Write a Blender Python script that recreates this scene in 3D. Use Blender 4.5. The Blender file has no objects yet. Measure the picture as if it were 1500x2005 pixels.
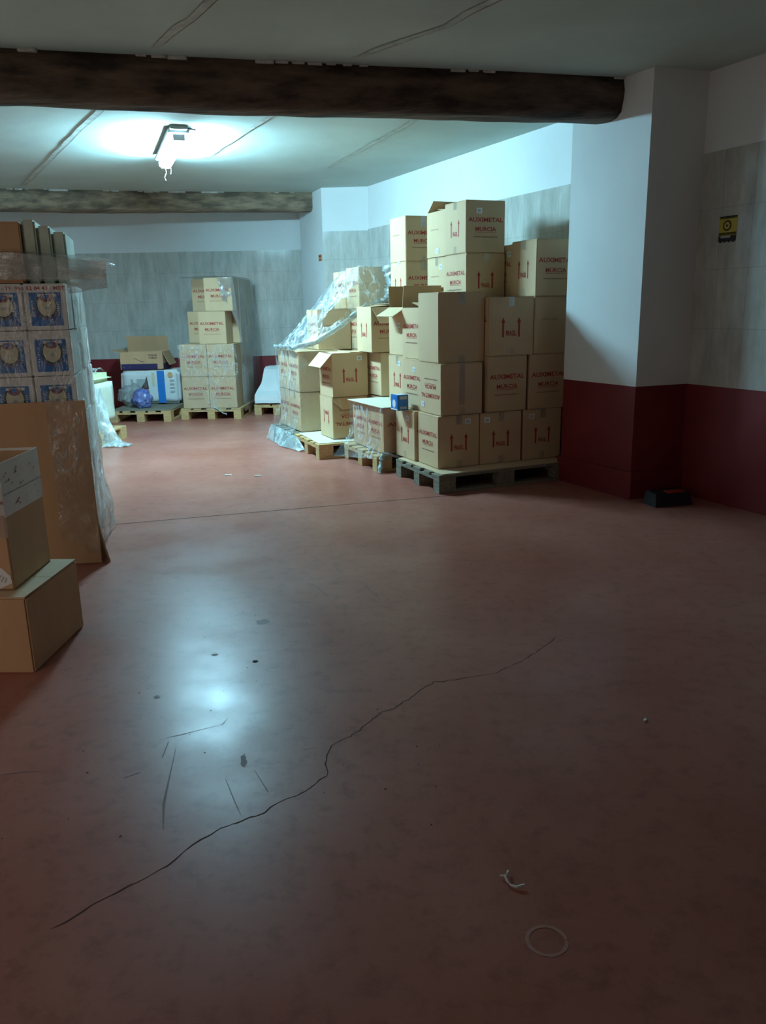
import bpy, bmesh, math, random
from mathutils import Vector, Matrix, noise
random.seed(7)
S = bpy.context.scene
C = S.collection
PI = math.pi
R = math.radians

# ------------------------------------------------------------------ camera
F_PX, HOR, ROLL, EYE = 1560.0, 600.0, 0.02, 1.40
pitch = math.atan((1002.5 - HOR) / F_PX)
cam = bpy.data.cameras.new('camera')
cam.sensor_fit = 'VERTICAL'
cam.sensor_height = 24.0
cam.lens = 24.0 * F_PX / 2005.0
cam.clip_start = 0.02
co = bpy.data.objects.new('camera', cam); C.objects.link(co)
fw = Vector((0, math.cos(pitch), -math.sin(pitch))); up = Vector((0, math.sin(pitch), math.cos(pitch))); rt = Vector((1, 0, 0))
r2 = rt * math.cos(ROLL) - up * math.sin(ROLL); u2 = up * math.cos(ROLL) + rt * math.sin(ROLL)
mw = Matrix((r2, u2, -fw)).transposed().to_4x4(); mw.translation = Vector((0, 0, EYE))
co.matrix_world = mw
S.camera = co

# ------------------------------------------------------------------ light and exposure
S.view_settings.view_transform = 'Standard'
S.view_settings.look = 'None'
S.view_settings.gamma = 1.0
S.view_settings.exposure = 0.0
w = bpy.data.worlds.new('world'); S.world = w; w.use_nodes = True
w.node_tree.nodes['Background'].inputs[0].default_value = (0.75, 0.85, 1.0, 1)
w.node_tree.nodes['Background'].inputs[1].default_value = 0.025
TUBE_COLOR = (0.40, 0.82, 1.02)
TUBE_STRENGTH = 430.0
# dim unseen fill light, added to brighten the left load and foreground boxes
dl = bpy.data.lights.new('left_fill_light', 'AREA'); dl.shape = 'RECTANGLE'; dl.size = 1.8; dl.size_y = 2.0
dl.energy = 17.0; dl.color = (1.0, 0.86, 0.74)
do = bpy.data.objects.new('left_fill_light', dl); C.objects.link(do)
do.location = (-3.0, 0.2, 1.4); do.rotation_euler = (R(90), 0, R(-14))

# ------------------------------------------------------------------ materials
def N(nt, t, **k):
    n = nt.nodes.new(t)
    for a, b in k.items():
        if a == 'inp':
            for i, v in b.items(): n.inputs[i].default_value = v
        else: setattr(n, a, b)
    return n
def mat(name, base, rough=0.7, var=0.0, scale=6.0, col2=None, bump=0.0, bscale=60.0, metal=0.0, stretch=(1, 1, 1), spec=0.5, lo=0.35, hi=0.65, detail=5, coord='Object', rvar=0.0):
    m = bpy.data.materials.new(name); m.use_nodes = True
    nt = m.node_tree; b = nt.nodes['Principled BSDF']; L = nt.links
    b.inputs['Base Color'].default_value = (*base, 1); b.inputs['Roughness'].default_value = rough
    b.inputs['Metallic'].default_value = metal; b.inputs['Specular IOR Level'].default_value = spec
    tc = N(nt, 'ShaderNodeTexCoord'); mp = N(nt, 'ShaderNodeMapping'); mp.inputs['Scale'].default_value = stretch
    L.new(tc.outputs[coord], mp.inputs[0])
    if var or col2:
        c2 = col2 or tuple(max(0, c * (1 - var)) for c in base)
        nz = N(nt, 'ShaderNodeTexNoise', inp={'Scale': scale, 'Detail': detail, 'Roughness': 0.6}); L.new(mp.outputs[0], nz.inputs['Vector'])
        mr = N(nt, 'ShaderNodeMapRange', inp={1: lo, 2: hi}); L.new(nz.outputs[0], mr.inputs[0])
        mx = N(nt, 'ShaderNodeMix', data_type='RGBA'); mx.inputs[6].default_value = (*base, 1); mx.inputs[7].default_value = (*c2, 1)
        L.new(mr.outputs[0], mx.inputs[0]); L.new(mx.outputs[2], b.inputs['Base Color'])
        if rvar:
            m2 = N(nt, 'ShaderNodeMapRange', inp={1: lo, 2: hi, 3: rough, 4: rough + rvar}); L.new(nz.outputs[0], m2.inputs[0]); L.new(m2.outputs[0], b.inputs['Roughness'])
    if bump:
        nb = N(nt, 'ShaderNodeTexNoise', inp={'Scale': bscale, 'Detail': 4}); L.new(mp.outputs[0], nb.inputs['Vector'])
        bp = N(nt, 'ShaderNodeBump', inp={'Strength': bump, 'Distance': 0.02}); L.new(nb.outputs[0], bp.inputs['Height']); L.new(bp.outputs[0], b.inputs['Normal'])
    return m
M = {}
M['card'] = mat('cardboard', (0.67, 0.465, 0.275), 0.75, 0.08, 3, stretch=(1, 1, .4), bump=.04, bscale=14)
M['card2'] = mat('cardboard_darker', (0.66, 0.40, 0.22), 0.7, 0.12, 4, stretch=(1, 1, .4), bump=.05, bscale=14)
M['cardin'] = mat('cardboard_inside', (0.42, 0.26, 0.14), 0.8, 0.12, 4)
M['pale'] = mat('pale_slip_sheet', (0.72, 0.66, 0.50), 0.6, 0.06, 4)
M['ink'] = mat('red_ink', (0.40, 0.035, 0.025), 0.6)
M['inkd'] = mat('dark_ink', (0.16, 0.05, 0.04), 0.6)
M['sticker'] = mat('white_label', (0.82, 0.84, 0.86), 0.4)
M['black'] = mat('black', (0.012, 0.012, 0.014), 0.5)
M['white'] = mat('white_plastic', (0.80, 0.82, 0.82), 0.4, 0.06, 5)
M['wood'] = mat('pallet_wood', (0.62, 0.40, 0.18), 0.75, 0.25, 9, stretch=(1, 6, 6), bump=.15, bscale=20)
M['wooddark'] = mat('old_grey_pallet_wood', (0.26, 0.23, 0.17), 0.85, 0.4, 9, stretch=(1, 6, 6), bump=.2, bscale=20)
M['plaster'] = mat('white_wall_paint', (0.80, 0.82, 0.82), 0.75, 0.05, 1.5, bump=.06, bscale=9, coord='Object')
M['red'] = mat('oxblood_wall_paint', (0.21, 0.017, 0.022), 0.42, 0.15, 3, bump=.05, bscale=14)
M['ceil'] = mat('ceiling_plaster', (0.60, 0.70, 0.64), 0.85, 0.13, 1.1, bump=.15, bscale=5)
M['seam'] = mat('ceiling_seam', (0.57, 0.62, 0.56), 0.85, 0.35, 12, lo=.45, hi=.7)
M['bark'] = mat('old_timber', (0.16, 0.095, 0.062), 0.75, 0, 3.2, col2=(0.030, 0.018, 0.012), stretch=(.5, 3, 3), bump=.8, bscale=9, lo=.35, hi=.62)
M['bark2'] = mat('dusty_timber', (0.34, 0.25, 0.165), 0.85, 0, 5, col2=(0.13, 0.10, 0.07), stretch=(.6, 3, 3), bump=.8, bscale=9, lo=.35, hi=.62)
M['mortar'] = mat('mortar', (0.62, 0.60, 0.56), 0.9, .3, 20)
M['blue'] = mat('blue_print', (0.012, 0.19, 0.60), 0.35, 0.25, 14)
M['bluebright'] = mat('blue_band', (0.02, 0.20, 0.62), 0.4)
M['cream'] = mat('cream_print', (0.72, 0.68, 0.50), 0.5, .1, 20)
M['green'] = mat('dark_green_print', (0.02, 0.07, 0.06), 0.5)
M['maroon'] = mat('maroon_print', (0.22, 0.03, 0.05), 0.5)
M['navy'] = mat('navy_print', (0.03, 0.022, 0.09), 0.5)
M['orange'] = mat('orange_print', (0.75, 0.42, 0.18), 0.5)
M['grey'] = mat('grey_print', (0.42, 0.45, 0.45), 0.6)
M['yellow'] = mat('yellow_print', (0.55, 0.45, 0.05), 0.5)
M['redlabel'] = mat('red_label', (0.45, 0.04, 0.02), 0.5, .4, 30)
M['carton'] = mat('white_carton', (0.84, 0.84, 0.82), 0.5, .1, 8)
M['lidyellow'] = mat('pale_yellow_plastic', (0.60, 0.62, 0.40), 0.4)
M['brownscuff'] = mat('floor_stain', (0.16, 0.065, 0.045), 0.6)
M['crack'] = mat('floor_crack', (0.035, 0.015, 0.012), 0.9)
M['palemark'] = mat('pale_floor_mark', (0.45, 0.21, 0.16), 0.7)
M['pack'] = mat('pale_green_wrap', (0.62, 0.68, 0.56), 0.5, 0.15, 9, bump=.2, bscale=12)
M['paper'] = mat('white_scrap', (0.72, 0.70, 0.66), 0.7)

def film(name, col=(0.85, 0.92, 0.95), haze=.05, streak=.5, rough=.12, scale=9, stretch=(1, 1, .45), width=.055, gloss=.10, bump=.9):
    """clear plastic: transparent with thin milky creases and a glossy skin"""
    m = bpy.data.materials.new(name); m.use_nodes = True; nt = m.node_tree; L = nt.links
    for n in list(nt.nodes): nt.nodes.remove(n)
    out = N(nt, 'ShaderNodeOutputMaterial'); tc = N(nt, 'ShaderNodeTexCoord'); mp = N(nt, 'ShaderNodeMapping'); mp.inputs['Scale'].default_value = stretch
    L.new(tc.outputs['Object'], mp.inputs[0])
    nz = N(nt, 'ShaderNodeTexNoise', inp={'Scale': scale, 'Detail': 5, 'Roughness': .6, 'Distortion': .6}); L.new(mp.outputs[0], nz.inputs['Vector'])
    n2 = N(nt, 'ShaderNodeTexNoise', inp={'Scale': scale * .35, 'Detail': 2}); L.new(mp.outputs[0], n2.inputs['Vector'])
    bp = N(nt, 'ShaderNodeBump', inp={'Strength': bump, 'Distance': .03}); L.new(nz.outputs[0], bp.inputs['Height'])
    sb = N(nt, 'ShaderNodeMath', operation='SUBTRACT', inp={1: .5}); L.new(nz.outputs[0], sb.inputs[0])
    ab = N(nt, 'ShaderNodeMath', operation='ABSOLUTE'); L.new(sb.outputs[0], ab.inputs[0])
    r1 = N(nt, 'ShaderNodeMapRange', inp={1: 0, 2: width, 3: streak, 4: 0}); L.new(ab.outputs[0], r1.inputs[0])
    r2 = N(nt, 'ShaderNodeMapRange', inp={1: .42, 2: .62}); L.new(n2.outputs[0], r2.inputs[0])
    mu = N(nt, 'ShaderNodeMath', operation='MULTIPLY'); L.new(r1.outputs[0], mu.inputs[0]); L.new(r2.outputs[0], mu.inputs[1])
    ad = N(nt, 'ShaderNodeMath', operation='ADD', use_clamp=True, inp={1: haze}); L.new(mu.outputs[0], ad.inputs[0])
    tr = N(nt, 'ShaderNodeBsdfTransparent', inp={0: (.96, .975, .98, 1)})
    pr = N(nt, 'ShaderNodeBsdfPrincipled', inp={'Base Color': (*col, 1), 'Roughness': rough}); L.new(bp.outputs[0], pr.inputs['Normal'])
    gl = N(nt, 'ShaderNodeBsdfGlossy', inp={'Roughness': rough}); L.new(bp.outputs[0], gl.inputs['Normal'])
    mx = N(nt, 'ShaderNodeMixShader'); L.new(ad.outputs[0], mx.inputs[0]); L.new(tr.outputs[0], mx.inputs[1]); L.new(pr.outputs[0], mx.inputs[2])
    m2 = N(nt, 'ShaderNodeMixShader', inp={0: gloss}); L.new(mx.outputs[0], m2.inputs[1]); L.new(gl.outputs[0], m2.inputs[2])
    L.new(m2.outputs[0], out.inputs[0])
    return m
M['film'] = film('clear_stretch_film', haze=.05, streak=.55, scale=12)
M['filmthin'] = film('thin_stretch_film', haze=.02, streak=.35, scale=14, gloss=.06)
M['filmgrey'] = film('grey_stretch_film', col=(.40, .43, .43), haze=.42, streak=.45, scale=8, gloss=.12)
M['filmwhite'] = film('folded_stretch_film', col=(.72, .82, .80), haze=.48, streak=.6, scale=9, rough=.18, stretch=(1, 1, 2), width=.10, gloss=.14)
M['filmdrape'] = film('torn_stretch_film', haze=.10, streak=.75, scale=11, width=.08, gloss=.14)
M['filmmilk'] = film('milky_stretch_film', col=(.62, .72, .72), haze=.46, streak=.6, scale=9, rough=.2, stretch=(1.5, 1.5, .6), width=.09, gloss=.10)
M['bluebag'] = film('blue_bag_film', col=(.16, .22, .62), haze=.7, streak=.3, scale=14, rough=.15, gloss=.15, stretch=(1, 1, 1))
M['tape'] = film('packing_tape_film', col=(.75, .72, .66), haze=.16, streak=.2, scale=6, gloss=.10, bump=.2)

def tile_mat():
    m = bpy.data.materials.new('marbled_wall_tile'); m.use_nodes = True; nt = m.node_tree; L = nt.links; b = nt.nodes['Principled BSDF']
    tc = N(nt, 'ShaderNodeTexCoord'); uv = tc.outputs['UV']
    mp = N(nt, 'ShaderNodeMapping'); mp.inputs['Scale'].default_value = (9, 2.2, 1); L.new(uv, mp.inputs[0])
    nz = N(nt, 'ShaderNodeTexNoise', inp={'Scale': 1.0, 'Detail': 8, 'Roughness': .68}); L.new(mp.outputs[0], nz.inputs['Vector'])
    mr = N(nt, 'ShaderNodeMapRange', inp={1: .32, 2: .68}); L.new(nz.outputs[0], mr.inputs[0])
    mx = N(nt, 'ShaderNodeMix', data_type='RGBA'); mx.inputs[6].default_value = (.42, .42, .38, 1); mx.inputs[7].default_value = (.64, .64, .60, 1); L.new(mr.outputs[0], mx.inputs[0])
    br = N(nt, 'ShaderNodeTexBrick', offset=0.0, inp={'Scale': 1.0, 'Mortar Size': .0022, 'Mortar Smooth': .3, 'Brick Width': .25, 'Row Height': .3925, 'Color1': (1, 1, 1, 1), 'Color2': (.96, .96, .96, 1), 'Mortar': (.72, .72, .72, 1)})
    L.new(uv, br.inputs['Vector'])
    ml = N(nt, 'ShaderNodeMix', data_type='RGBA', blend_type='MULTIPLY'); ml.inputs[0].default_value = 1; L.new(mx.outputs[2], ml.inputs[6]); L.new(br.outputs[0], ml.inputs[7])
    L.new(ml.outputs[2], b.inputs['Base Color']); b.inputs['Roughness'].default_value = .12
    bp = N(nt, 'ShaderNodeBump', inp={'Strength': .03, 'Distance': .01}); L.new(nz.outputs[0], bp.inputs['Height']); L.new(bp.outputs[0], b.inputs['Normal'])
    return m
M['tile'] = tile_mat()

def floor_mat():
    m = bpy.data.materials.new('polished_red_concrete'); m.use_nodes = True; nt = m.node_tree; L = nt.links; b = nt.nodes['Principled BSDF']
    tc = N(nt, 'ShaderNodeTexCoord')
    n1 = N(nt, 'ShaderNodeTexNoise', inp={'Scale': .9, 'Detail': 6, 'Roughness': .6}); L.new(tc.outputs['Object'], n1.inputs['Vector'])
    n2 = N(nt, 'ShaderNodeTexNoise', inp={'Scale': 14, 'Detail': 8, 'Roughness': .7}); L.new(tc.outputs['Object'], n2.inputs['Vector'])
    r1 = N(nt, 'ShaderNodeMapRange', inp={1: .3, 2: .7}); L.new(n1.outputs[0], r1.inputs[0])
    mx = N(nt, 'ShaderNodeMix', data_type='RGBA'); mx.inputs[6].default_value = (.33, .100, .070, 1); mx.inputs[7].default_value = (.45, .180, .135, 1); L.new(r1.outputs[0], mx.inputs[0])
    r2_ = N(nt, 'ShaderNodeMapRange', inp={1: .30, 2: .50, 3: .72, 4: 1.0}); L.new(n2.outputs[0], r2_.inputs[0])
    ml = N(nt, 'ShaderNodeMix', data_type='RGBA', blend_type='MULTIPLY'); ml.inputs[0].default_value = 1; L.new(mx.outputs[2], ml.inputs[6]); L.new(r2_.outputs[0], ml.inputs[7])
    L.new(ml.outputs[2], b.inputs['Base Color'])
    n3 = N(nt, 'ShaderNodeTexNoise', inp={'Scale': 1.7, 'Detail': 5, 'Roughness': .6}); L.new(tc.outputs['Object'], n3.inputs['Vector'])
    r3 = N(nt, 'ShaderNodeMapRange', inp={1: .35, 2: .65, 3: .28, 4: .40}); L.new(n3.outputs[0], r3.inputs[0]); L.new(r3.outputs[0], b.inputs['Roughness'])
    b.inputs['Specular IOR Level'].default_value = .17
    bp = N(nt, 'ShaderNodeBump', inp={'Strength': .05, 'Distance': .01}); L.new(n2.outputs[0], bp.inputs['Height']); L.new(bp.outputs[0], b.inputs['Normal'])
    return m
M['floor'] = floor_mat()
def emis(name, col, s):
    m = bpy.data.materials.new(name); m.use_nodes = True; b = m.node_tree.nodes['Principled BSDF']
    b.inputs['Base Color'].default_value = (.9, .9, .9, 1); b.inputs['Emission Color'].default_value = (*col, 1); b.inputs['Emission Strength'].default_value = s
    return m
M['tube'] = emis('lit_diffuser', TUBE_COLOR, TUBE_STRENGTH)

# ------------------------------------------------------------------ mesh helpers
class MB:
    def __init__(s): s.v = []; s.f = []; s.m = []; s.mats = []; s.uv = {}
    def mi(s, m):
        m = M[m]
        if m not in s.mats: s.mats.append(m)
        return s.mats.index(m)
    def add(s, vs, fs, m):
        o = len(s.v); s.v += [tuple(p) for p in vs]; k = s.mi(m)
        for f in fs: s.f.append(tuple(i + o for i in f)); s.m.append(k)
    def box(s, x0, x1, y0, y1, z0, z1, m, T=None):
        vs = [(x, y, z) for x in (x0, x1) for y in (y0, y1) for z in (z0, z1)]
        if T: vs = [T @ Vector(p) for p in vs]
        s.add(vs, [(0, 1, 3, 2), (4, 6, 7, 5), (0, 4, 5, 1), (2, 3, 7, 6), (0, 2, 6, 4), (1, 5, 7, 3)], m)
    def bbox(s, x0, x1, y0, y1, z0, z1, m, r=.004, T=None, seg=2):      # bevelled box
        bm = bmesh.new(); bmesh.ops.create_cube(bm, size=1)
        for v in bm.verts:
            v.co = Vector(((x0 + x1) / 2 + v.co.x * (x1 - x0), (y0 + y1) / 2 + v.co.y * (y1 - y0), (z0 + z1) / 2 + v.co.z * (z1 - z0)))
        bmesh.ops.bevel(bm, geom=bm.edges[:], offset=r, segments=seg, affect='EDGES')
        bm.verts.index_update()
        s.add([(T @ v.co if T else v.co) for v in bm.verts], [[v.index for v in f.verts] for f in bm.faces], m); bm.free()
    def quad(s, pts, m): s.add(pts, [tuple(range(len(pts)))], m)
    def ribbon(s, pts, wd, m, z=.0006, jit=0):
        P = [Vector((p[0], p[1])) for p in pts]; vs = []
        for i, p in enumerate(P):
            d = (P[min(i + 1, len(P) - 1)] - P[max(i - 1, 0)]).normalized(); n = Vector((-d.y, d.x))
            ww = wd * (1 + jit * random.uniform(-1, 1)) / 2
            if i in (0, len(P) - 1): ww *= .3
            vs += [(p.x + n.x * ww, p.y + n.y * ww, z), (p.x - n.x * ww, p.y - n.y * ww, z)]
        s.add(vs, [(2 * i, 2 * i + 1, 2 * i + 3, 2 * i + 2) for i in range(len(P) - 1)], m)
    def disc(s, cx, cy, rx, ry, m, z=.0006, n=20, jit=0, ang=0, T=None):
        vs = []
        for i in range(n):
            a = 2 * PI * i / n; k = 1 + jit * random.uniform(-1, 1); x, y = rx * k * math.cos(a), ry * k * math.sin(a)
            vs.append(Vector((cx + x * math.cos(ang) - y * math.sin(ang), cy + x * math.sin(ang) + y * math.cos(ang), z)))
        if T: vs = [T(p) for p in vs]
        s.add(vs, [tuple(range(n))], m)
    def build(s, name, parent=None, smooth=False, kind=None):
        me = bpy.data.meshes.new(name); me.from_pydata(s.v, [], s.f); me.validate(); me.update()
        for m in s.mats: me.materials.append(m)
        if len(me.polygons) == len(s.m):
            me.polygons.foreach_set('material_index', s.m)
        if smooth: me.polygons.foreach_set('use_smooth', [True] * len(me.polygons))
        o = bpy.data.objects.new(name, me); C.objects.link(o)
        if parent: o.parent = parent
        if kind: o['kind'] = kind
        return o
def tag(o, label, cat, group=None, kind=None):
    o['label'] = label; o['category'] = cat
    if group: o['group'] = group
    if kind: o['kind'] = kind
    return o
def empty(name, loc, rz=0, label=None, cat=None, group=None, rx=0, ry=0):
    o = bpy.data.objects.new(name, None); C.objects.link(o); o.location = loc; o.rotation_euler = (rx, ry, rz); o.empty_display_size = .1
    if label: tag(o, label, cat, group)
    return o
_tc = {}
def text2d(txt, bold=.018):
    if (txt, bold) in _tc: return _tc[(txt, bold)]
    cu = bpy.data.curves.new('t', 'FONT'); cu.body = txt; cu.size = 1; cu.offset = bold; cu.resolution_u = 2
    ob = bpy.data.objects.new('t', cu); C.objects.link(ob)
    bpy.context.view_layer.update()
    me = ob.to_mesh(); vs = [(v.co.x, v.co.y) for v in me.vertices]; fs = [tuple(p.vertices) for p in me.polygons]
    ob.to_mesh_clear(); bpy.data.objects.remove(ob); bpy.data.curves.remove(cu)
    x0 = min(v[0] for v in vs); x1 = max(v[0] for v in vs); y0 = min(v[1] for v in vs); y1 = max(v[1] for v in vs)
    _tc[(txt, bold)] = ([((x - x0) / (x1 - x0), (y - y0) / (y1 - y0)) for x, y in vs], fs)
    return _tc[(txt, bold)]
def put_text(mb, txt, fmap, s0, s1, z0, z1, m, bold=.018):
    vs, fs = text2d(txt, bold)
    mb.add([fmap(s0 + (s1 - s0) * x, z0 + (z1 - z0) * y) for x, y in vs], fs, m)
def put_rect(mb, fmap, s0, s1, z0, z1, m): mb.quad([fmap(s0, z0), fmap(s1, z0), fmap(s1, z1), fmap(s0, z1)], m)

# ------------------------------------------------------------------ the setting
CEIL = 2.86
m = MB(); m.box(-6.6, 5.2, -4.4, 12.2, -.1, 0, 'floor')
# wandering crack, straight joint, scuffs and stains in the floor finish
ck = [(-.80, 1.57), (-.695, 1.675), (-.62, 1.74), (-.55, 1.836), (-.473, 1.933), (-.43, 1.955), (-.381, 1.985), (-.303, 2.062), (-.25, 2.10), (-.19, 2.177), (-.195, 2.27), (-.184, 2.354), (-.14, 2.40), (-.093, 2.449), (-.05, 2.53), (-.023, 2.569), (.03, 2.60), (.08, 2.66), (.13, 2.74), (.183, 2.80), (.26, 2.81), (.344, 2.836), (.42, 2.86), (.497, 2.92), (.58, 3.0), (.651, 3.084), (.771, 3.239)]
cj = []
for i in range(len(ck) - 1):
    for k in range(4):
        a = Vector(ck[i]).lerp(Vector(ck[i + 1]), k / 4); j = .006 * (1 if k else .3)
        cj.append((a.x + random.uniform(-j, j), a.y + random.uniform(-j, j)))
m.ribbon(cj, .0030, 'crack', jit=.6)
m.ribbon([(-6, 4.05), (-4, 4.6), (-1.87, 5.22), (-.8, 5.52), (.43, 5.86), (1.2, 6.08)], .012, 'crack')
for p, wd, mm in [([(-.575, 2.50), (-.565, 2.55)], .006, 'crack'), ([(-.76, 2.42), (-.71, 2.44), (-.55, 2.52)], .003, 'brownscuff'), ([(-.735, 2.40), (-.73, 2.30)], .012, 'brownscuff'), ([(-.70, 2.36), (-.68, 2.20), (-.66, 2.05), (-.63, 1.93)], .006, 'brownscuff'),
                  ([(-.50, 2.17), (-.45, 2.05), (-.424, 1.993)], .004, 'brownscuff'), ([(-.42, 2.22), (-.36, 2.10)], .007, 'brownscuff'), ([(-.38, 2.46), (-.33, 2.47)], .004, 'crack'), ([(-.28, 2.33), (-.24, 2.34)], .004, 'crack'),
                  ([(-1.217, 2.219), (-1.15, 2.235), (-1.097, 2.237)], .008, 'brownscuff'), ([(-.82, 2.19), (-.777, 2.22)], .01, 'brownscuff'), ([(-.1, 3.9), (-.02, 3.7)], .012, 'brownscuff'), ([(.05, 3.85), (.16, 3.8)], .01, 'brownscuff'), ([(.4, 4.3), (.58, 4.27)], .012, 'brownscuff'), ([(-.35, 3.9), (-.28, 3.75)], .01, 'brownscuff')]:
    m.ribbon(p, wd, mm, jit=.4)
m.disc(-.462, 2.27, .010, .042, 'brownscuff', jit=.3, ang=.15); m.disc(-.536, 3.015, .012, .013, 'crack', jit=.3); m.disc(-.718, 3.088, .014, .012, 'brownscuff', jit=.2)
m.disc(-.564, 3.437, .035, .03, 'brownscuff', jit=.25); m.disc(-.86, 2.72, .011, .014, 'brownscuff', jit=.3)
for k in range(45):
    m.disc(random.uniform(-1.1, .2), random.uniform(1.9, 3.6), random.uniform(.0015, .004), random.uniform(.0015, .005), 'crack', jit=.3, n=7)
for k in range(40):
    m.disc(random.uniform(-2.2, 2), random.uniform(3.6, 8.5), random.uniform(.003, .009), random.uniform(.004, .012), random.choice(['crack', 'brownscuff', 'brownscuff', 'palemark']), jit=.3, n=7)
# faint pale ring painted on the floor
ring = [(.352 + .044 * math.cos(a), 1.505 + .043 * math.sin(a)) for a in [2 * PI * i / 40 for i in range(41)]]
m.ribbon(ring, .009, 'palemark', z=.0008, jit=.2)
fl = m.build('floor', kind='structure')

m = MB(); m.box(-6.6, 5.2, -4.4, 12.2, CEIL, CEIL + .12, 'ceil')
for pts in ([(-1.9, 6.25), (-2.15, 6.67), (-3.0, 8.1), (-3.87, 9.59), (-4.2, 10.1)], [(-.55, 6.25), (-.87, 6.9), (-1.3, 7.75), (-1.71, 8.56)], [(.55, 6.45), (.216, 7.33), (-.15, 8.3), (-.53, 9.3)], [(-.6, 4.1), (-.78, 4.38), (-1.27, 5.10)], [(.75, 4.2), (.38, 4.81), (-.1, 5.33)]):
    q = []
    for i in range(len(pts) - 1):
        for k in range(6):
            a = Vector(pts[i]).lerp(Vector(pts[i + 1]), k / 6); q.append((a.x + random.uniform(-.012, .012), a.y))
    q.append(pts[-1])
    m.ribbon(q, .05, 'seam', z=CEIL - .004, jit=.35)
    m.ribbon([(a + .03, b) for a, b in q[::2]], .004, 'bark2', z=CEIL - .005, jit=.6)
m.build('ceiling', kind='structure')

def wall(name, A, B, bands, th=.15, parent=None):
    """vertical slab from A to B (room side is on the right when going A to B); bands = [(z0,z1,material,proud)]"""
    A = Vector((A[0], A[1], 0)); B = Vector((B[0], B[1], 0)); d = (B - A); Ln = d.length; d.normalize(); n = Vector((d.y, -d.x, 0))
    mb = MB(); uvs = []
    for z0, z1, mm, pr in bands:
        f = len(mb.f)
        pts = [A + n * pr + Vector((0, 0, z0)), B + n * pr + Vector((0, 0, z0)), B - n * th + Vector((0, 0, z0)), A - n * th + Vector((0, 0, z0))]
        pts += [p + Vector((0, 0, z1 - z0)) for p in pts]
        mb.add(pts, [(0, 1, 5, 4), (1, 2, 6, 5), (2, 3, 7, 6), (3, 0, 4, 7), (3, 2, 1, 0), (4, 5, 6, 7)], mm)
        for k in range(6): uvs.append((z0, z1))
    o = mb.build(name, parent, kind='structure')
    me = o.data; uvl = me.uv_layers.new(name='UVMap')
    for p in me.polygons:
        for li in p.loop_indices:
            v = me.vertices[me.loops[li].vertex_index].co
            uvl.data[li].uv = ((v - A).dot(d), v.z - bands[1][0] if len(bands) > 1 else v.z)
    return o
SW0 = Vector((-.11, 10.69)); sdir = Vector((.431, -.902)).normalized()       # side wall line
SWn = SW0 + sdir * 9.0
wall('wall_right', (SW0.x - sdir.x * 1.4, SW0.y - sdir.y * 1.4), (SWn.x, SWn.y), [(0, .815, 'red', 0), (.815, 2.355, 'tile', .004), (2.355, CEIL, 'plaster', 0)])
wall('wall_back', (-6.6, 11.72), (-.6, 11.88), [(0, .735, 'red', 0), (.735, 2.20, 'tile', .004), (2.20, CEIL, 'plaster', 0)])
wall('wall_left', (-6.5, -4.2), (-6.5, 12.0), [(0, .78, 'red', 0), (.78, 2.25, 'tile', .004), (2.25, CEIL, 'plaster', 0)])
def prism(name, poly, bands, kind='structure'):
    mb = MB(); n = len(poly)
    for z0, z1, mm, gr in bands:
        cx = sum(p[0] for p in poly) / n; cy = sum(p[1] for p in poly) / n
        P = [(p[0] + (p[0] - cx) * gr, p[1] + (p[1] - cy) * gr) for p in poly]
        vs = [(x, y, z0) for x, y in P] + [(x, y, z1) for x, y in P]
        mats = mm if isinstance(mm, (list, tuple)) else [mm] * n
        for i in range(n): mb.add([vs[i], vs[(i + 1) % n], vs[(i + 1) % n + n], vs[i + n]], [(0, 1, 2, 3)], mats[i])
        mb.add(vs, [tuple(range(n))[::-1], tuple(range(n, 2 * n))], mats[0])
    o = mb.build(name, kind=kind); me = o.data; uvl = me.uv_layers.new(name='UVMap')
    for p in me.polygons:
        for li in p.loop_indices:
            v = me.vertices[me.loops[li].vertex_index].co; uvl.data[li].uv = (v.x, v.z - .815)
    return o
# projecting pillar at right and the far one
P1 = Vector((1.805, 5.67)); PL = P1 + Vector((-.454, .891)) * .78; PR = Vector((2.30, 5.84))
prism('trim_1', [tuple(PL), tuple(P1), (PR.x, PR.y), (PR.x - .36, PR.y + .72)], [(0, .20, 'red', .06), (.20, .815, 'red', 0), (.815, CEIL, 'plaster', 0)])
prism('trim_2', [(-.70, 10.74), (-.06, 10.69), (-.5, 11.7), (-1.08, 11.78)], [(0, .815, 'red', 0), (.815, 2.34, ['tile', 'plaster', 'plaster', 'plaster'], 0), (2.34, CEIL, 'plaster', 0)])

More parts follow.
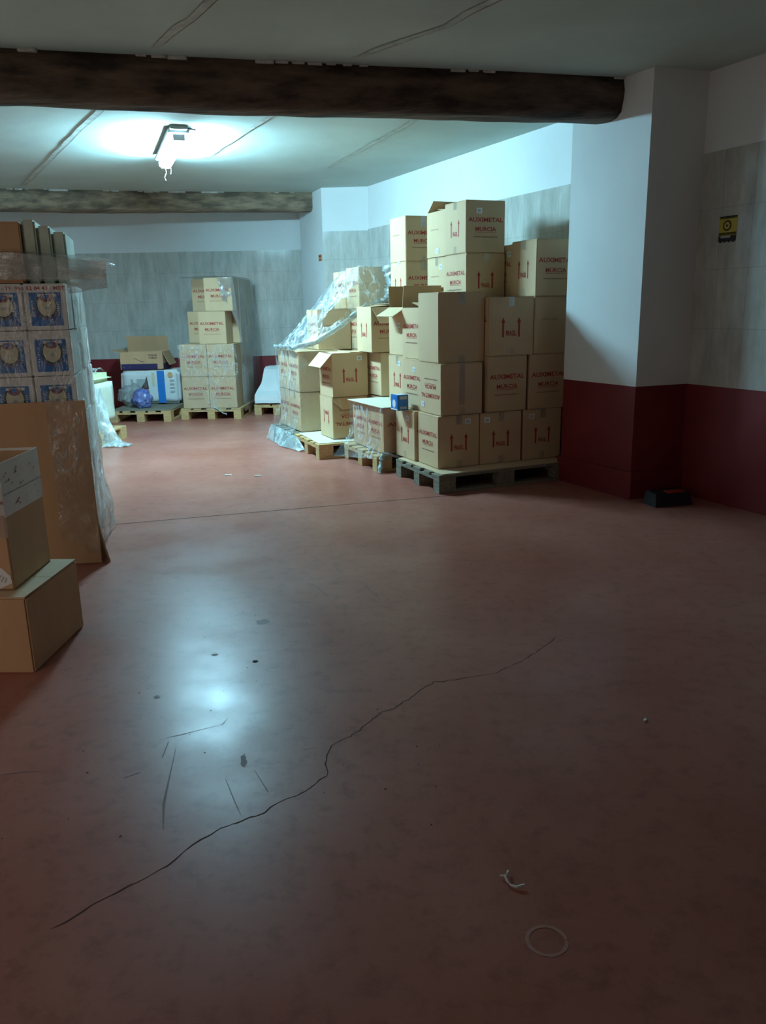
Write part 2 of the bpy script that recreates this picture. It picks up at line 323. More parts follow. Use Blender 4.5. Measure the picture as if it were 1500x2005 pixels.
def beam(name, path, hw, hh, m, seed, label):
    mb = MB(); n = 20; st = []
    P = []
    for i in range(len(path) - 1):
        a, b = Vector(path[i]), Vector(path[i + 1]); k = max(2, int((b - a).length / .05))
        P += [a.lerp(b, j / k) for j in range(k)]
    P.append(Vector(path[-1]))
    d = (Vector(path[-1]) - Vector(path[0])); d.z = 0; d.normalize(); nn = Vector((-d.y, d.x, 0)); L0 = len(P)
    vs = []
    for i, p in enumerate(P):
        t = i * .05
        for k in range(n):
            a = 2 * PI * k / n; ca, sa = math.cos(a), math.sin(a)
            sq = 1 / max(abs(ca) ** 4 + abs(sa) ** 4, .1) ** .25
            q = .055 * noise.noise(Vector((t * .9, ca * 1.2, sa * 1.2 + seed))) + .018 * noise.noise(Vector((t * 4, ca * 4, sa * 4 + seed)))
            x = ca * sq * hw * (1 + q * 3.2); z = sa * sq * hh * (1 + q * 2.6)
            zz = (CEIL + .003) if sa > .55 else min(p.z + z, CEIL + .003)
            vs.append(p + nn * x + Vector((0, 0, zz - p.z)))
    fs = [(i * n + k, i * n + (k + 1) % n, (i + 1) * n + (k + 1) % n, (i + 1) * n + k) for i in range(L0 - 1) for k in range(n)]
    fs += [tuple(range(n))[::-1], tuple((L0 - 1) * n + k for k in range(n))]
    mb.add(vs, fs, m)
    # crumbs of plaster along the joint with the ceiling, near side
    for i in range(0, L0, 2):
        if noise.noise(Vector((i * .13, seed, 3))) > .02:
            p = P[i] - nn * hw * 1.02; r_ = random.uniform(.012, .034)
            mb.bbox(p.x - r_ * 1.8, p.x + r_ * 1.8, p.y - r_ * .5, p.y + r_, CEIL - r_ * .6, CEIL + .002, 'mortar', r=.004, seg=1)
    o = mb.build(name, smooth=True); tag(o, label, 'beam'); return o
beam('ceiling_beam', [(-6.4, 4.15, 2.735), (-2.11, 5.18, 2.735), (-.9, 5.48, 2.72), (.2, 5.72, 2.735), (1.66, 6.06, 2.735)], .15, .128, 'bark', 2.0, 'dark old timber beam under the ceiling, nearest the viewer')
beam('ceiling_beam', [(-6.4, 9.9, 2.74), (-4.6, 10.37, 2.735), (-2.9, 10.85, 2.745), (-.84, 11.28, 2.755)], .14, .125, 'bark2', 9.0, 'dusty rough log beam at the far end beyond the lamp')

# ------------------------------------------------------------------ lamp
t = empty('fluorescent_lamp', (-1.83, 7.72, CEIL), R(19.5), 'lit fluorescent batten lamp with clear cover on the ceiling', 'lamp')
m = MB(); m.bbox(-.085, .085, -.645, .645, -.056, -.012, 'white', r=.008); m.build('housing', t)
m = MB(); m.bbox(-.056, .056, -.645, .645, -.125, -.056, 'tube', r=.020, seg=3); m.build('diffuser', t, smooth=False)
for s in (-1, 1):
    m = MB(); m.bbox(-.05, .05, s * .652 - .006, s * .652 + .006, -.11, -.06, 'white', r=.004); m.build('end_cap', t)
m = MB(); m.bbox(-.07, .07, -.70, -.60, -.03, -.0, 'grey', r=.006); m.build('mounting_block', t)
m = MB(); m.bbox(-.05, .05, .50, .60, -.03, -.0, 'grey', r=.006); m.build('mounting_block', t)
def tube(mb, pts, r, m, n=6):
    P = [Vector(p) for p in pts]; vs = []
    for i, p in enumerate(P):
        d = (P[min(i + 1, len(P) - 1)] - P[max(i - 1, 0)]).normalized(); a = d.orthogonal().normalized(); b = d.cross(a)
        for k in range(n): vs.append(p + a * r * math.cos(2 * PI * k / n) + b * r * math.sin(2 * PI * k / n))
    mb.add(vs, [(i * n + k, i * n + (k + 1) % n, (i + 1) * n + (k + 1) % n, (i + 1) * n + k) for i in range(len(P) - 1) for k in range(n)] + [tuple(range(n))[::-1], tuple((len(P) - 1) * n + k for k in range(n))], m)
m = MB(); tube(m, [(.0, .63, -.12), (.01, .66, -.16), (-.01, .67, -.20), (.0, .67, -.23)], .0025, 'grey'); tube(m, [(.05, .63, -.11), (.055, .65, -.14), (.05, .66, -.17)], .0025, 'grey'); m.build('wire', t)
m = MB(); tube(m, [(.05, -.66, -.02), (.1, -.66, -.018), (.14, -.64, -.02)], .006, 'black'); m.build('cable', t)

# ------------------------------------------------------------------ stacked printed boxes
O0 = Vector((.432, 5.93)); A23 = R(23); U = Vector((-math.sin(A23), math.cos(A23))); V = Vector((math.cos(A23), math.sin(A23)))
def uv(u, v): return O0 + U * u + V * v

def prints(mb, kind, fmap0, wd, h, flip):
    fmap = (lambda s, z: fmap0(wd - s, h - z)) if flip else fmap0
    if kind == 'aux':
        put_text(mb, 'AUXIMETAL', fmap, .055 * wd, .935 * wd, .595 * h, .682 * h, 'ink', .022)
        put_text(mb, 'MURCIA', fmap, .235 * wd, .765 * wd, .418 * h, .502 * h, 'ink', .022)
        put_rect(mb, fmap, .235 * wd, .765 * wd, .397 * h, .404 * h, 'ink')
        put_text(mb, 'www.auximetal.es', fmap, .185 * wd, .80 * wd, .297 * h, .328 * h, 'inkd', .01)
    elif kind == 'arrows':
        for c in (.32, .67):
            put_rect(mb, fmap, (c - .02) * wd, (c + .02) * wd, .325 * h, .60 * h, 'ink')
            mb.quad([fmap((c - .045) * wd, .575 * h), fmap((c + .045) * wd, .575 * h), fmap(c * wd, .665 * h)], 'ink')
        put_text(mb, 'FRAGIL', fmap, .385 * wd, .61 * wd, .345 * h, .435 * h, 'ink', .03)
    elif kind == 'line':
        put_text(mb, 'AUXIMETAL MURCIA', fmap, .2 * wd, .62 * wd, .60 * h, .625 * h, 'inkd', 0)

def flap(parent, side, bw, bd, h, ang, ln, mm='card', skew=0, cut=0):
    """side F,B,L,R hinge at the rim; ang 0 lies closed inward, 90 stands, 180 lies outward"""
    mb = MB(); wd = bw if side in 'FB' else bd; a = R(ang); th = .004
    def mp(s, l, t):
        x = l * math.cos(a) - t * math.sin(a) * 1; z = l * math.sin(a) + t * math.cos(a)
        if side == 'F': return (s - bw / 2, -bd / 2 + x, h + z)
        if side == 'B': return (s - bw / 2, bd / 2 - x, h + z)
        if side == 'L': return (-bw / 2 + x, s - bd / 2, h + z)
        return (bw / 2 - x, s - bd / 2, h + z)
    s0, s1 = .004, wd - .004
    pts = [(s0, 0), (s1, 0), (s1 - cut + skew, ln), (s0 + cut + skew, ln)]
    vs = [mp(s, l, 0) for s, l in pts] + [mp(s, l, th) for s, l in pts]
    mb.add(vs, [(3, 2, 1, 0), (4, 5, 6, 7), (0, 1, 5, 4), (1, 2, 6, 5), (2, 3, 7, 6), (3, 0, 4, 7)], mm)
    return mb.build('flap', parent)

def carton(x, y, z, yaw, label, a=.365, b=.365, h=.41, f=None, l=None, flip=False, stickers=(), tape=True, openf=None, group='printed cardboard boxes stacked on pallets', mm='card', bulge=.003, tapedrop=.07, cx=True, tapeside=None, name='cardboard_box'):
    """x,y = world position of the near corner (front left); front is local -y, left face is local -x"""
    cz = math.cos(yaw); sz = math.sin(yaw)
    wx = x + cz * b / 2 - sz * a / 2; wy = y + sz * b / 2 + cz * a / 2
    root = empty(name, (wx, wy, z), yaw, label, 'box', group)
    mb = MB(); hb = h - .005 if not openf else h
    if not openf:
        mb.bbox(-b / 2, b / 2, -a / 2, a / 2, 0, hb, mm, r=.005)
    else:
        th = .005
        mb.box(-b / 2, b / 2, -a / 2, -a / 2 + th, 0, h, mm); mb.box(-b / 2, b / 2, a / 2 - th, a / 2, 0, h, mm)
        mb.box(-b / 2, -b / 2 + th, -a / 2 + th, a / 2 - th, 0, h, mm); mb.box(b / 2 - th, b / 2, -a / 2 + th, a / 2 - th, 0, h, mm)
        mb.box(-b / 2 + th, b / 2 - th, -a / 2 + th, a / 2 - th, 0, th, 'cardin')
    e = .0012
    fF = lambda s, zz: (s - b / 2, -a / 2 - e, zz)
    fL = lambda s, zz: (-b / 2 - e, a / 2 - s, zz)
    if f: prints(mb, f, fF, b, hb, flip)
    if l: prints(mb, l, fL, a, hb, flip)
    mb.build('body', root)
    if not openf:
        # two closed top flaps meeting at the middle, taped; the seam runs towards the arrows face
        sx = (f == 'arrows' or tapeside == 'F') and tapeside != 'L'
        if sx:
            for s in (-1, 1): mm2 = MB(); mm2.box(min(s * .0015, s * (b / 2 - .003)), max(s * .0015, s * (b / 2 - .003)), -a / 2 + .002, a / 2 - .002, hb - .0005, h, mm); mm2.build('flap', root)
        else:
            for s in (-1, 1): mm2 = MB(); mm2.box(-b / 2 + .002, b / 2 - .002, min(s * .0015, s * (a / 2 - .003)), max(s * .0015, s * (a / 2 - .003)), hb - .0005, h, mm); mm2.build('flap', root)
        if tape:
            tw = .025; td = tapedrop; D = (a if sx else b) / 2; o1, o2 = D + .0010, D + .0020
            prof = [(-o2, h - td), (-o2, h + .0010), (o1, h + .0010), (o1, h + .0002), (-o1, h + .0002), (-o1, h - td)]
            P = (lambda w_, d_, z_: (w_, d_, z_)) if sx else (lambda w_, d_, z_: (d_, w_, z_))
            tp = MB(); vs = [P(-tw, d_, z_) for d_, z_ in prof] + [P(tw, d_, z_) for d_, z_ in prof]
            tp.add(vs, [(0, 1, 7, 6), (1, 2, 8, 7), (2, 3, 9, 8), (3, 4, 10, 9), (4, 5, 11, 10), (5, 0, 6, 11), (0, 5, 4, 1), (1, 4, 3, 2), (6, 7, 10, 11), (7, 8, 9, 10)], 'tape')
            tb = MB(); tb.add([P(-tw, -o2, .003), P(tw, -o2, .003), P(tw, -o2, .06), P(-tw, -o2, .06)], [(0, 1, 2, 3)], 'tape'); tb.build('packing_tape', root)
            tp.build('packing_tape', root)
    else:
        for (side, ang, ln, *rest) in openf:
            rest = rest if rest and isinstance(rest[0], str) else [mm] + list(rest)
            flap(root, side, b, a, h, ang, ln, *rest)
    for (face, s, zf) in stickers:
        fm = fF if face == 'F' else fL; wd = b if face == 'F' else a
        sb = MB(); e2 = .0016
        g = (lambda q, zz: (q - b / 2, -a / 2 - .0024, zz)) if face == 'F' else (lambda q, zz: (-b / 2 - .0024, a / 2 - q, zz))
        g2 = (lambda q, zz: (q - b / 2, -a / 2 - .0030, zz)) if face == 'F' else (lambda q, zz: (-b / 2 - .0030, a / 2 - q, zz))
        c = s * wd; zc = zf * h
        put_rect(sb, g, c - .026, c + .026, zc - .021, zc + .021, 'sticker')
        put_rect(sb, g2, c - .014, c + .014, zc - .008, zc + .010, 'grey'); put_rect(sb, g2, c - .018, c + .012, zc - .015, zc - .012, 'grey')
        so = sb.build('sticker', root); so['label'] = 'white square sticker'
    return root
def K(u, v, z, label, jit=.6, **k):
    p = uv(u, v); return carton(p.x, p.y, z, A23 + R(random.uniform(-jit, jit)), label, **k)

# --- dark pallet, bottom layer
K(.19, .09, .153, 'printed box on the dark pallet corner, bottom layer, lettering on its bright left side', f='arrows', l='aux', stickers=[('F', .71, .88)])
K(.19, .465, .153, 'shaded arrow-marked box in the middle of the bottom row on the dark pallet', b=.38, f='arrows', l='aux', stickers=[('F', .16, .87)])
K(.19, .87, .153, 'shaded arrow-marked box at the right end of the bottom row beside the pillar', f='arrows', l='aux', stickers=[('F', .2, .87)])
K(.575, .07, .153, 'bright arrow-marked box in the bottom layer behind the corner box of the dark pallet', f='aux', l='arrows', stickers=[('L', .65, .84)])
# --- second layer
K(.20, .12, .566, 'box printed upside down on its left side, second layer above the dark pallet corner', h=.398, f=None, l='aux', flip=True, stickers=[('L', .14, .17)], tapeside='F', tapedrop=.32)
K(.575, .14, .566, 'printed box behind the small blue carton, second layer', h=.405, l='aux', f='arrows', stickers=[('L', .62, .80)])
K(.20, .53, .566, 'shaded box with lettering in the middle of the second layer, front row', h=.437, f='aux', l='arrows', mm='card')
K(.20, .92, .566, 'dark lettered box beside the pillar, second layer', h=.437, f='aux', l='arrows')
# --- third layer
p = uv(.25, .125)
carton(p.x, p.y, .966, A23 - R(.5), 'large unprinted box with taped top, bright left side and dark front', a=.36, b=.40, h=.53, tape=True, tapeside='F', tapedrop=.09, group=None, bulge=.006)
K(.66, .18, .975, 'open-topped printed box with a raised brown flap, just left of the large unprinted box', l='aux', f='arrows', openf=[('B', 83, .18), ('R', 60, .14), ('F', 12, .18)])
K(1.06, .23, .985, 'open box with flaps folded outward and upright, left of the raised-flap box', l=None, f='arrows', h=.405, openf=[('L', 205, .17, 'card', -.07), ('B', 92, .18, 'cardin'), ('F', 88, .16, 'cardin'), ('R', 50, .14)], stickers=[('L', .6, .62)])
K(.20, .532, 1.005, 'shaded box with two up arrows, third layer right of the large unprinted box', b=.412, h=.447, f='arrows', l='aux')
K(.20, .952, 1.005, 'dark box with only a faint small line of print, beside the pillar, third layer', h=.447, f='line', l='aux')
# --- fourth and fifth layers
K(.19, .95, 1.455, 'top right box beside the pillar, arrows on its bright left side', h=.43, f='aux', l='arrows', stickers=[])
K(.575, .975, 1.455, 'lettered box behind the top right box, fourth layer', h=.415, f='arrows', l='aux', stickers=[('L', .86, .82)])
K(.66, .59, 1.397, 'lettered box directly under the highest front box', h=.408, f='arrows', l='aux')
K(1.04, .61, 1.397, 'unlettered box with a white sticker behind the fourth layer lettered box', h=.408, f='aux', l='line', stickers=[('L', .7, .80)])
K(.66, .585, 1.808, 'highest front box of the pile with arrows on the left and lettering in front', h=.405, f='aux', l='arrows', stickers=[('F', .33, .80)], tapeside='L', tapedrop=.06)
K(1.03, .60, 1.808, 'highest box with an opened lifted flap, behind the topmost front box', h=.37, f='aux', l='line', openf=[('L', 4, .18), ('F', 6, .17), ('B', 38, .15), ('R', 14, .18)], stickers=[('L', .55, .13)])
# --- tall column behind
K(1.90, .625, 1.812, 'box on top of the tall column near the far pillar, lettering in front', jit=.2, h=.41, f='aux', l='line', tapeside='F', tapedrop=.10)
K(1.90, .625, 1.40, 'box second from the top of the tall column, arrows on its left side', jit=.2, h=.41, f='aux', l='arrows', tapeside='F', tapedrop=.08, stickers=[('L', .55, 1.0 - .03)])
# --- behind, on the middle pallets
K(1.005, .20, .572, 'bright arrow-marked box left of the small blue carton, standing on the pale sheet', h=.408, f='aux', l='arrows', stickers=[('L', .62, .84)])
K(1.72, .27, .572, 'narrow-looking lettered box standing on the pale sheet behind the film-wrapped boxes', h=.405, f='arrows', l='aux')
K(1.72, .18, .985, 'arrow-marked box with a triangular flap hanging over its lettered front', f='aux', l='arrows', openf=[('F', 246, .16, 'card', .0, .06), ('B', 3, .17), ('L', 4, .18), ('R', 8, .18)])
K(2.48, .36, .975, 'lettered box behind the twisted film, third layer', h=.40, f='line', l='aux')
K(2.70, -.01, .975, 'box with a faint line of print, third layer at the left of the pile', h=.405, f='line', l='aux')
K(2.48, .37, 1.38, 'film-draped lettered box at the left top of the pile', h=.41, f='line', l='aux')
K(2.86, .37, 1.38, 'film-draped box at the far left top of the pile', h=.385, f='line', l='aux')
K(1.97, -.13, .562, 'box with two up arrows in front and one flap folded out to the left', f='arrows', l='aux', openf=[('L', 226, .17), ('F', 3, .18), ('B', 3, .18), ('R', 3, .17)], stickers=[('F', .77, .88)], mm='card')
b_ = K(1.97, -.14, .156, 'crushed upside-down lettered box on the yellow pallet under the arrow box', f='aux', l='arrows', flip=True, h=.402, tape=False)
mb = MB(); mb.add([(-.17, -.186, .395), (.18, -.186, .395), (.18, -.196, .30), (-.09, -.205, .285)], [(0, 3, 2, 1)], 'card2'); mb.add([(-.183, -.186, .37), (-.10, -.187, .395), (-.09, -.205, .285)], [(0, 1, 2)], 'card'); mb.build('crushed_flap', b_)
K(2.60, -.265, .562, 'film-wrapped lettered box, upper front of the left wrapped block', b=.45, f=None, l='aux')
K(2.97, -.265, .562, 'film-wrapped lettered box, upper rear of the left wrapped block', b=.45, f=None, l='aux')
K(2.60, -.265, .153, 'film-wrapped box, lower front of the left wrapped block', b=.45, h=.403, f=None, l='aux')
K(2.97, -.265, .153, 'film-wrapped box, lower rear of the left wrapped block', b=.45, h=.403, f=None, l='aux')
K(1.005, -.02, .153, 'film-wrapped box at the near end of the low wrapped pair, dark front', a=.36, b=.58, h=.402, f='aux', l='aux', mm='card2', tape=False)
K(1.375, -.02, .153, 'film-wrapped box at the rear of the low wrapped pair', b=.58, h=.402, f='line', l='aux', mm='card2', tape=False)
# boxes buried inside the pile that carry the ones above
hid = ['bottom layer, behind the middle front box of the dark pallet', 'bottom layer, behind the right front box of the dark pallet', 'second layer, behind the shaded lettered box', 'second layer, behind the dark box by the pillar', 'third layer, under the box below the topmost front box', 'third layer, behind the faint-print box by the pillar', 'bottom layer, under the highest open box', 'second layer, under the highest open box', 'third layer, under the highest open box', 'bottom layer, at the rear end of the low wrapped pair', 'bottom layer, foot of the tall column', 'bottom layer, behind the crushed box', 'second layer, behind the arrow box with the folded flap', 'bottom layer, rear left corner of the pile', 'second layer, rear left corner of the pile', 'third layer, rear left corner of the pile', 'second layer of the tall column', 'third layer of the tall column']
for i_, (u_, v_, z_, h_) in enumerate( [(.575, .465, .153, .408), (.575, .86, .153, .408), (.575, .545, .566, .41), (.575, .93, .566, .437), (.665, .565, .98, .41), (.575, .965, 1.005, .447), (1.04, .62, .153, .408), (1.04, .62, .566, .41), (1.04, .62, .98, .41),
                         (1.75, .27, .153, .408), (1.90, .65, .153, .408), (2.48, .36, .156, .408), (2.48, .36, .566, .405), (2.86, .37, .156, .408), (2.86, .37, .566, .405), (2.86, .37, .975, .40), (1.90, .645, .566, .41), (1.90, .645, .98, .412)]):
    K(u_, v_, z_, 'buried box, ' + hid[i_], jit=.1, h=h_, a=.36, b=.36, tape=False, f='line', group='boxes buried inside the pile')

def wavy(name, fn, nu, nv, mt, label=None, cat='plastic film', amp=.012, fr=7, seed=0, parent=None, group=None, drop=None, th=0):
    """sheet from a function fn(s,t)->Vector, wrinkled along its normal"""
    mb = MB(); vs = []
    for j in range(nv + 1):
        for i in range(nu + 1):
            s, t = i / nu, j / nv; p = Vector(fn(s, t)); du = Vector(fn(min(s + .01, 1), t)) - Vector(fn(max(s - .01, 0), t)); dv = Vector(fn(s, min(t + .01, 1))) - Vector(fn(s, max(t - .01, 0)))
            n = du.cross(dv); n = n.normalized() if n.length > 1e-9 else Vector((0, 0, 1))
            q = noise.noise(Vector((p.x * fr, p.y * fr, p.z * fr * .7 + seed))) + .5 * noise.noise(Vector((p.x * fr * 2.7, p.y * fr * 2.7, p.z * fr * 2.2 + seed)))
            vs.append(p + n * (q * amp))
    fs = []
    for j in range(nv):
        for i in range(nu):
            if drop and drop((i + .5) / nu, (j + .5) / nv): continue
            k = j * (nu + 1) + i; fs.append((k, k + 1, k + nu + 2, k + nu + 1))
    mb.add(vs, fs, mt); o = mb.build(name, parent, smooth=True)
    if label: tag(o, label, cat, group)
    return o
def poly3(pts, s):   # polyline interpolation
    P = [Vector(p) for p in pts]; d = [0]
    for i in range(len(P) - 1): d.append(d[-1] + (P[i + 1] - P[i]).length)
    x = s * d[-1]
    for i in range(len(P) - 1):
        if x <= d[i + 1] or i == len(P) - 2:
            return P[i].lerp(P[i + 1], (x - d[i]) / max(d[i + 1] - d[i], 1e-9))
def uv3(u_, v_, z): p = uv(u_, v_); return Vector((p.x, p.y, z))

# --- pallets
def pallet(loc, yaw, mm, label, w=.8, d=1.2, h=.144):
    """local x = w, local y = d; three skids run along y"""
    t = empty('pallet', (loc[0], loc[1], 0), yaw, label, 'pallet', 'wooden pallets on the floor')
    bw = .10
    for ix in (0, 1, 2):
        x0 = [0, w / 2 - .05, w - bw][ix]
        m1 = MB(); m1.bbox(x0, x0 + bw, 0, d, 0, .022, mm, r=.002, seg=1); m1.build('bottom_board', t)
        for iy in (0, 1, 2):
            y0 = [0, d / 2 - .0725, d - .145][iy]
            m1 = MB(); m1.bbox(x0, x0 + bw, y0, y0 + .145, .022, .10, mm, r=.002, seg=1); m1.build('block', t)
    for y0, y1 in ((0, .145), (d / 2 - .0725, d / 2 + .0725), (d - .145, d)):
        m1 = MB(); m1.bbox(0, w, y0, y1, .10, .122, mm, r=.002, seg=1); m1.build('cross_board', t)
    n = 5
    for i in range(n):
        x0 = i * (w - .13) / (n - 1); m1 = MB(); m1.bbox(x0, x0 + (.13 if i % 2 == 0 else .10), 0, d, .122, h, mm, r=.002, seg=1); m1.build('deck_board', t)
    return t
def pallet_uv(u_, v_, du, dv, mm, label):
    # pallet whose long skids run along U if du is the skid direction
    p = uv(u_, v_); return pallet((p.x, p.y), A23, mm, label, w=dv, d=du)
def pallet_long(u_, v_, mm, label):      # long side faces the viewer
    p = uv(u_, v_) + V * 1.2; return pallet((p.x, p.y), A23 + PI / 2, mm, label, w=.8, d=1.2)
pallet_long(0, 0, 'wooddark', 'dark weathered pallet under the nearest boxes beside the pillar')
pallet_long(.985, -.10, 'wood', 'pallet under the low film-wrapped boxes, its skirt of film torn')
pallet_long(1.80, -.35, 'wood', 'yellow pallet with a pale sheet on top, under the crushed box')
pallet_long(2.62, -.35, 'wooddark', 'film-covered pallet at the left end of the pile under the wrapped block')
def sheet(name, pts, z, th, mm, label):
    mb = MB(); n = len(pts); vs = [(p[0], p[1], z) for p in pts] + [(p[0], p[1], z + th) for p in pts]
    mb.add(vs, [tuple(range(n))[::-1], tuple(range(n, 2 * n))] + [(i, (i + 1) % n, (i + 1) % n + n, i + n) for i in range(n)], mm)
    o = mb.build(name); tag(o, label, 'sheet', 'flat cardboard sheets between layers'); return o
sheet('cardboard_sheet', [uv(.01, .03), uv(.01, 1.18), uv(.795, 1.18), uv(.795, .02)], .145, .006, 'card', 'brown sheet lying on the dark pallet under its boxes')
sheet('cardboard_sheet', [uv(1.84, -.33), uv(1.82, .84), uv(2.58, .84), uv(2.58, -.30)], .145, .006, 'pale', 'pale sheet lying on the yellow pallet')
sheet('cardboard_sheet', [uv(.96, -.05), uv(1.0, .60), uv(1.74, .60), uv(1.74, -.07)], .558, .005, 'pale', 'pale sheet on top of the low film-wrapped boxes')

# --- small blue carton on the ledge
p = uv(.83, .02)
bc = empty('blue_carton', (p.x + .03, p.y - .05, .5625), A23 + R(2), 'small blue carton standing on the ledge before the arrow boxes', 'box')
mb = MB(); mb.bbox(-.05, .05, -.065, .065, 0, .128, 'blue', r=.003)
gL = lambda s, z: (-.0512, .065 - s, z); gF = lambda s, z: (s - .05, -.0662, z); gT = lambda s, z: (s - .05, z, .129)
put_rect(mb, gL, .004, .126, .105, .122, 'bluebright'); put_rect(mb, gL, .004, .126, .004, .014, 'white')
mb.add([gL(.065 + .045 * math.cos(a), .055 + .042 * math.sin(a)) for a in [2 * PI * i / 20 for i in range(20)]], [tuple(range(20))], 'bluebright')
mb.add([(-.0518, .065 - (.065 + .03 * math.cos(a)), .055 + .034 * math.sin(a)) for a in [2 * PI * i / 20 for i in range(20)]], [tuple(range(20))], 'white')
put_rect(mb, gF, .02, .085, .092, .118, 'grey'); put_rect(mb, gF, .02, .085, .012, .032, 'grey'); put_rect(mb, gT, .01, .09, -.05, .05, 'white')
mb.build('carton', bc)

# --- stretch film about the pile
# side curtain of the left wrapped block
wavy('stretch_film', lambda s, t: uv3(2.58 + s * .80, -.285 - .015 * math.sin(PI * s) - .09 * max(0, 1 - t * 3.5), .10 + t * .87), 26, 26, 'film', 'clear film wrapped around the left block of boxes', amp=.010, seed=1)
wavy('stretch_film', lambda s, t: uv3(2.585, -.28 + s * .44, .16 + t * .80), 14, 20, 'filmthin', 'clear film over the front of the left wrapped block', amp=.004, seed=2)
# tail on the floor beside the pallet
def tail(s, t):
    a = uv3(2.60 + s * .75, -.38 - .07 * (1 - t), .005 + .15 * t); return a
wavy('stretch_film', tail, 24, 8, 'filmmilk', 'crumpled film over the side of the pallet under the left wrapped block', amp=.02, fr=14, seed=5)
wavy('stretch_film', lambda s, t: Vector((-.98, 8.30, .0)).lerp(Vector((-.72, 7.92, .0)), s) + Vector((-.05 - .06 * t, -.02 * t, .012 + .13 * math.sin(PI * s) * (1 - t))), 16, 8, 'filmmilk', 'crumpled tuft of film on the floor beside the yellow pallet', amp=.015, fr=16, seed=6)
# big torn sheet draped from the top boxes to the left wrapped block
def drape(s, t):
    top = poly3([uv3(3.25, .33, 1.62), uv3(2.86, .33, 1.77), uv3(2.44, .36, 1.80), uv3(2.44, .62, 1.80), uv3(2.44, .78, 1.80)], s)
    bot = poly3([uv3(3.36, -.30, .98), uv3(2.95, -.30, .985), uv3(2.56, -.24, 1.0), uv3(2.35, .10, 1.22), uv3(2.40, .62, 1.40)], s)
    p = bot.lerp(top, t); sag = math.sin(PI * t); p.z -= .06 * sag; return p + Vector((-.03 * sag, -.05 * sag, 0))
wavy('stretch_film', drape, 44, 40, 'filmdrape', 'large torn sheet of clear film draped over the left side of the pile', amp=.030, fr=6, seed=11, drop=lambda s, t: (s - .62) ** 2 / .010 + (t - .38) ** 2 / .05 < 1)
# twisted rope of film along its lower edge
def rope(name, pts, r, mt, label, seed, n=40, k=10):
    mb = MB(); vs = []
    for i in range(n + 1):
        p = poly3(pts, i / n); q = poly3(pts, min(1, i / n + .02)); o_ = poly3(pts, max(0, i / n - .02)); d = (q - o_).normalized(); a = d.orthogonal().normalized(); b = d.cross(a)
        for j in range(k):
            th_ = 2 * PI * j / k; rr = r * (1 + 1.3 * noise.noise(Vector((i * .4, math.cos(th_) * 2, math.sin(th_) * 2 + seed))))
            vs.append(p + a * rr * math.cos(th_) * .45 + b * rr * math.sin(th_))
    mb.add(vs, [(i * k + j, i * k + (j + 1) % k, (i + 1) * k + (j + 1) % k, (i + 1) * k + j) for i in range(n) for j in range(k)], mt)
    o = mb.build(name, smooth=True)
    if label: tag(o, label, 'plastic film')
    return o
rope('stretch_film', [uv3(3.3, -.30, 1.0), uv3(2.62, -.31, 1.01), uv3(2.45, -.10, 1.07), uv3(2.38, .10, 1.20), uv3(2.38, .30, 1.34), uv3(2.40, .42, 1.42)], .030, 'filmmilk', 'twisted rope of clear film running up across the pile', 3)
rope('stretch_film', [uv3(2.40, .46, 1.40), uv3(2.41, .62, 1.45), uv3(2.40, .68, 1.60), uv3(2.41, .64, 1.80)], .045, 'filmmilk', 'bunched strip of film hanging down the front of the top left box', 8)
# film round the low wrapped pair, flaring into a skirt
def skirt(s, t):
    u_ = .985 + s * .78; fl_ = max(0, 1 - t * 2.2); return uv3(u_ + .06 * fl_ * (s - .2), -.045 - .13 * fl_ ** 1.5 * (.4 + s), .03 + .09 * (1 - s) + t * (.53 - .09 * (1 - s)))
wavy('stretch_film', skirt, 24, 20, 'film', 'clear film wrapped around the low pair of boxes, flaring over its pallet', amp=.008, seed=21)
wavy('stretch_film', lambda s, t: uv3(.988 - .01 * (1 - t), -.04 + s * .17, .10 + t * .455), 10, 16, 'filmthin', 'clear film over the dark front of the low wrapped pair', amp=.006, fr=14, seed=22)
rope('stretch_film', [uv3(1.0, -.02, .16), uv3(.95, -.075, .11), uv3(.94, -.09, .05), uv3(.93, -.10, .008)], .022, 'filmmilk', 'white strip of film dangling to the floor by the second pallet', 5, n=14)
rope('stretch_film', [uv3(1.0, -.05, .17), uv3(.96, .05, .14), uv3(.955, .16, .10), uv3(.95, .22, .15)], .012, 'filmmilk', 'thin loop of film across the front of the second pallet', 7, n=16)

# ------------------------------------------------------------------ far wrapped stack
FY = R(-3.5); fo = Vector((-2.635, 10.51)); fx = Vector((math.cos(FY), math.sin(FY))); fy = Vector((-math.sin(FY), math.cos(FY)))
pallet((fo.x, fo.y), FY, 'wood', 'yellow pallet under the far film-wrapped stack')
rows = ['bottom row', 'second row', 'third row', 'top row']
for r_ in range(4):
    for c_ in range(2):
        dx = [0, 0, -.085, .02][r_] if c_ else [0, 0, .03, .11][r_]; dy = .02 + (0 if c_ else [0, 0, .385, .385][r_])
        q = fo + fx * (.035 + c_ * .362 + dx) + fy * dy
        carton(q.x, q.y, .147 + r_ * .412, FY, '%s lettered box in the %s of the far wrapped stack' % (['left', 'right'][c_], rows[r_]), a=.36, b=.355, h=.41, f='aux', l='arrows', tape=False, group='printed boxes of the far wrapped stack')
for r_ in range(4):
    for d_ in (1, 2):
        q = fo + fx * (.035 + .362 + [0, 0, .03, .11][r_]) + fy * (.02 + d_ * .368)
        carton(q.x, q.y, .147 + r_ * .412, FY, '%s box behind the right front box in the %s of the far wrapped stack' % (['', 'middle', 'rearmost'][d_], rows[r_]), a=.36, b=[.355, .355, .355, .275][r_], h=.41, tape=False, group='rear boxes of the far wrapped stack')
def f3(x, y, z): q = fo + fx * x + fy * y; return Vector((q.x, q.y, z))
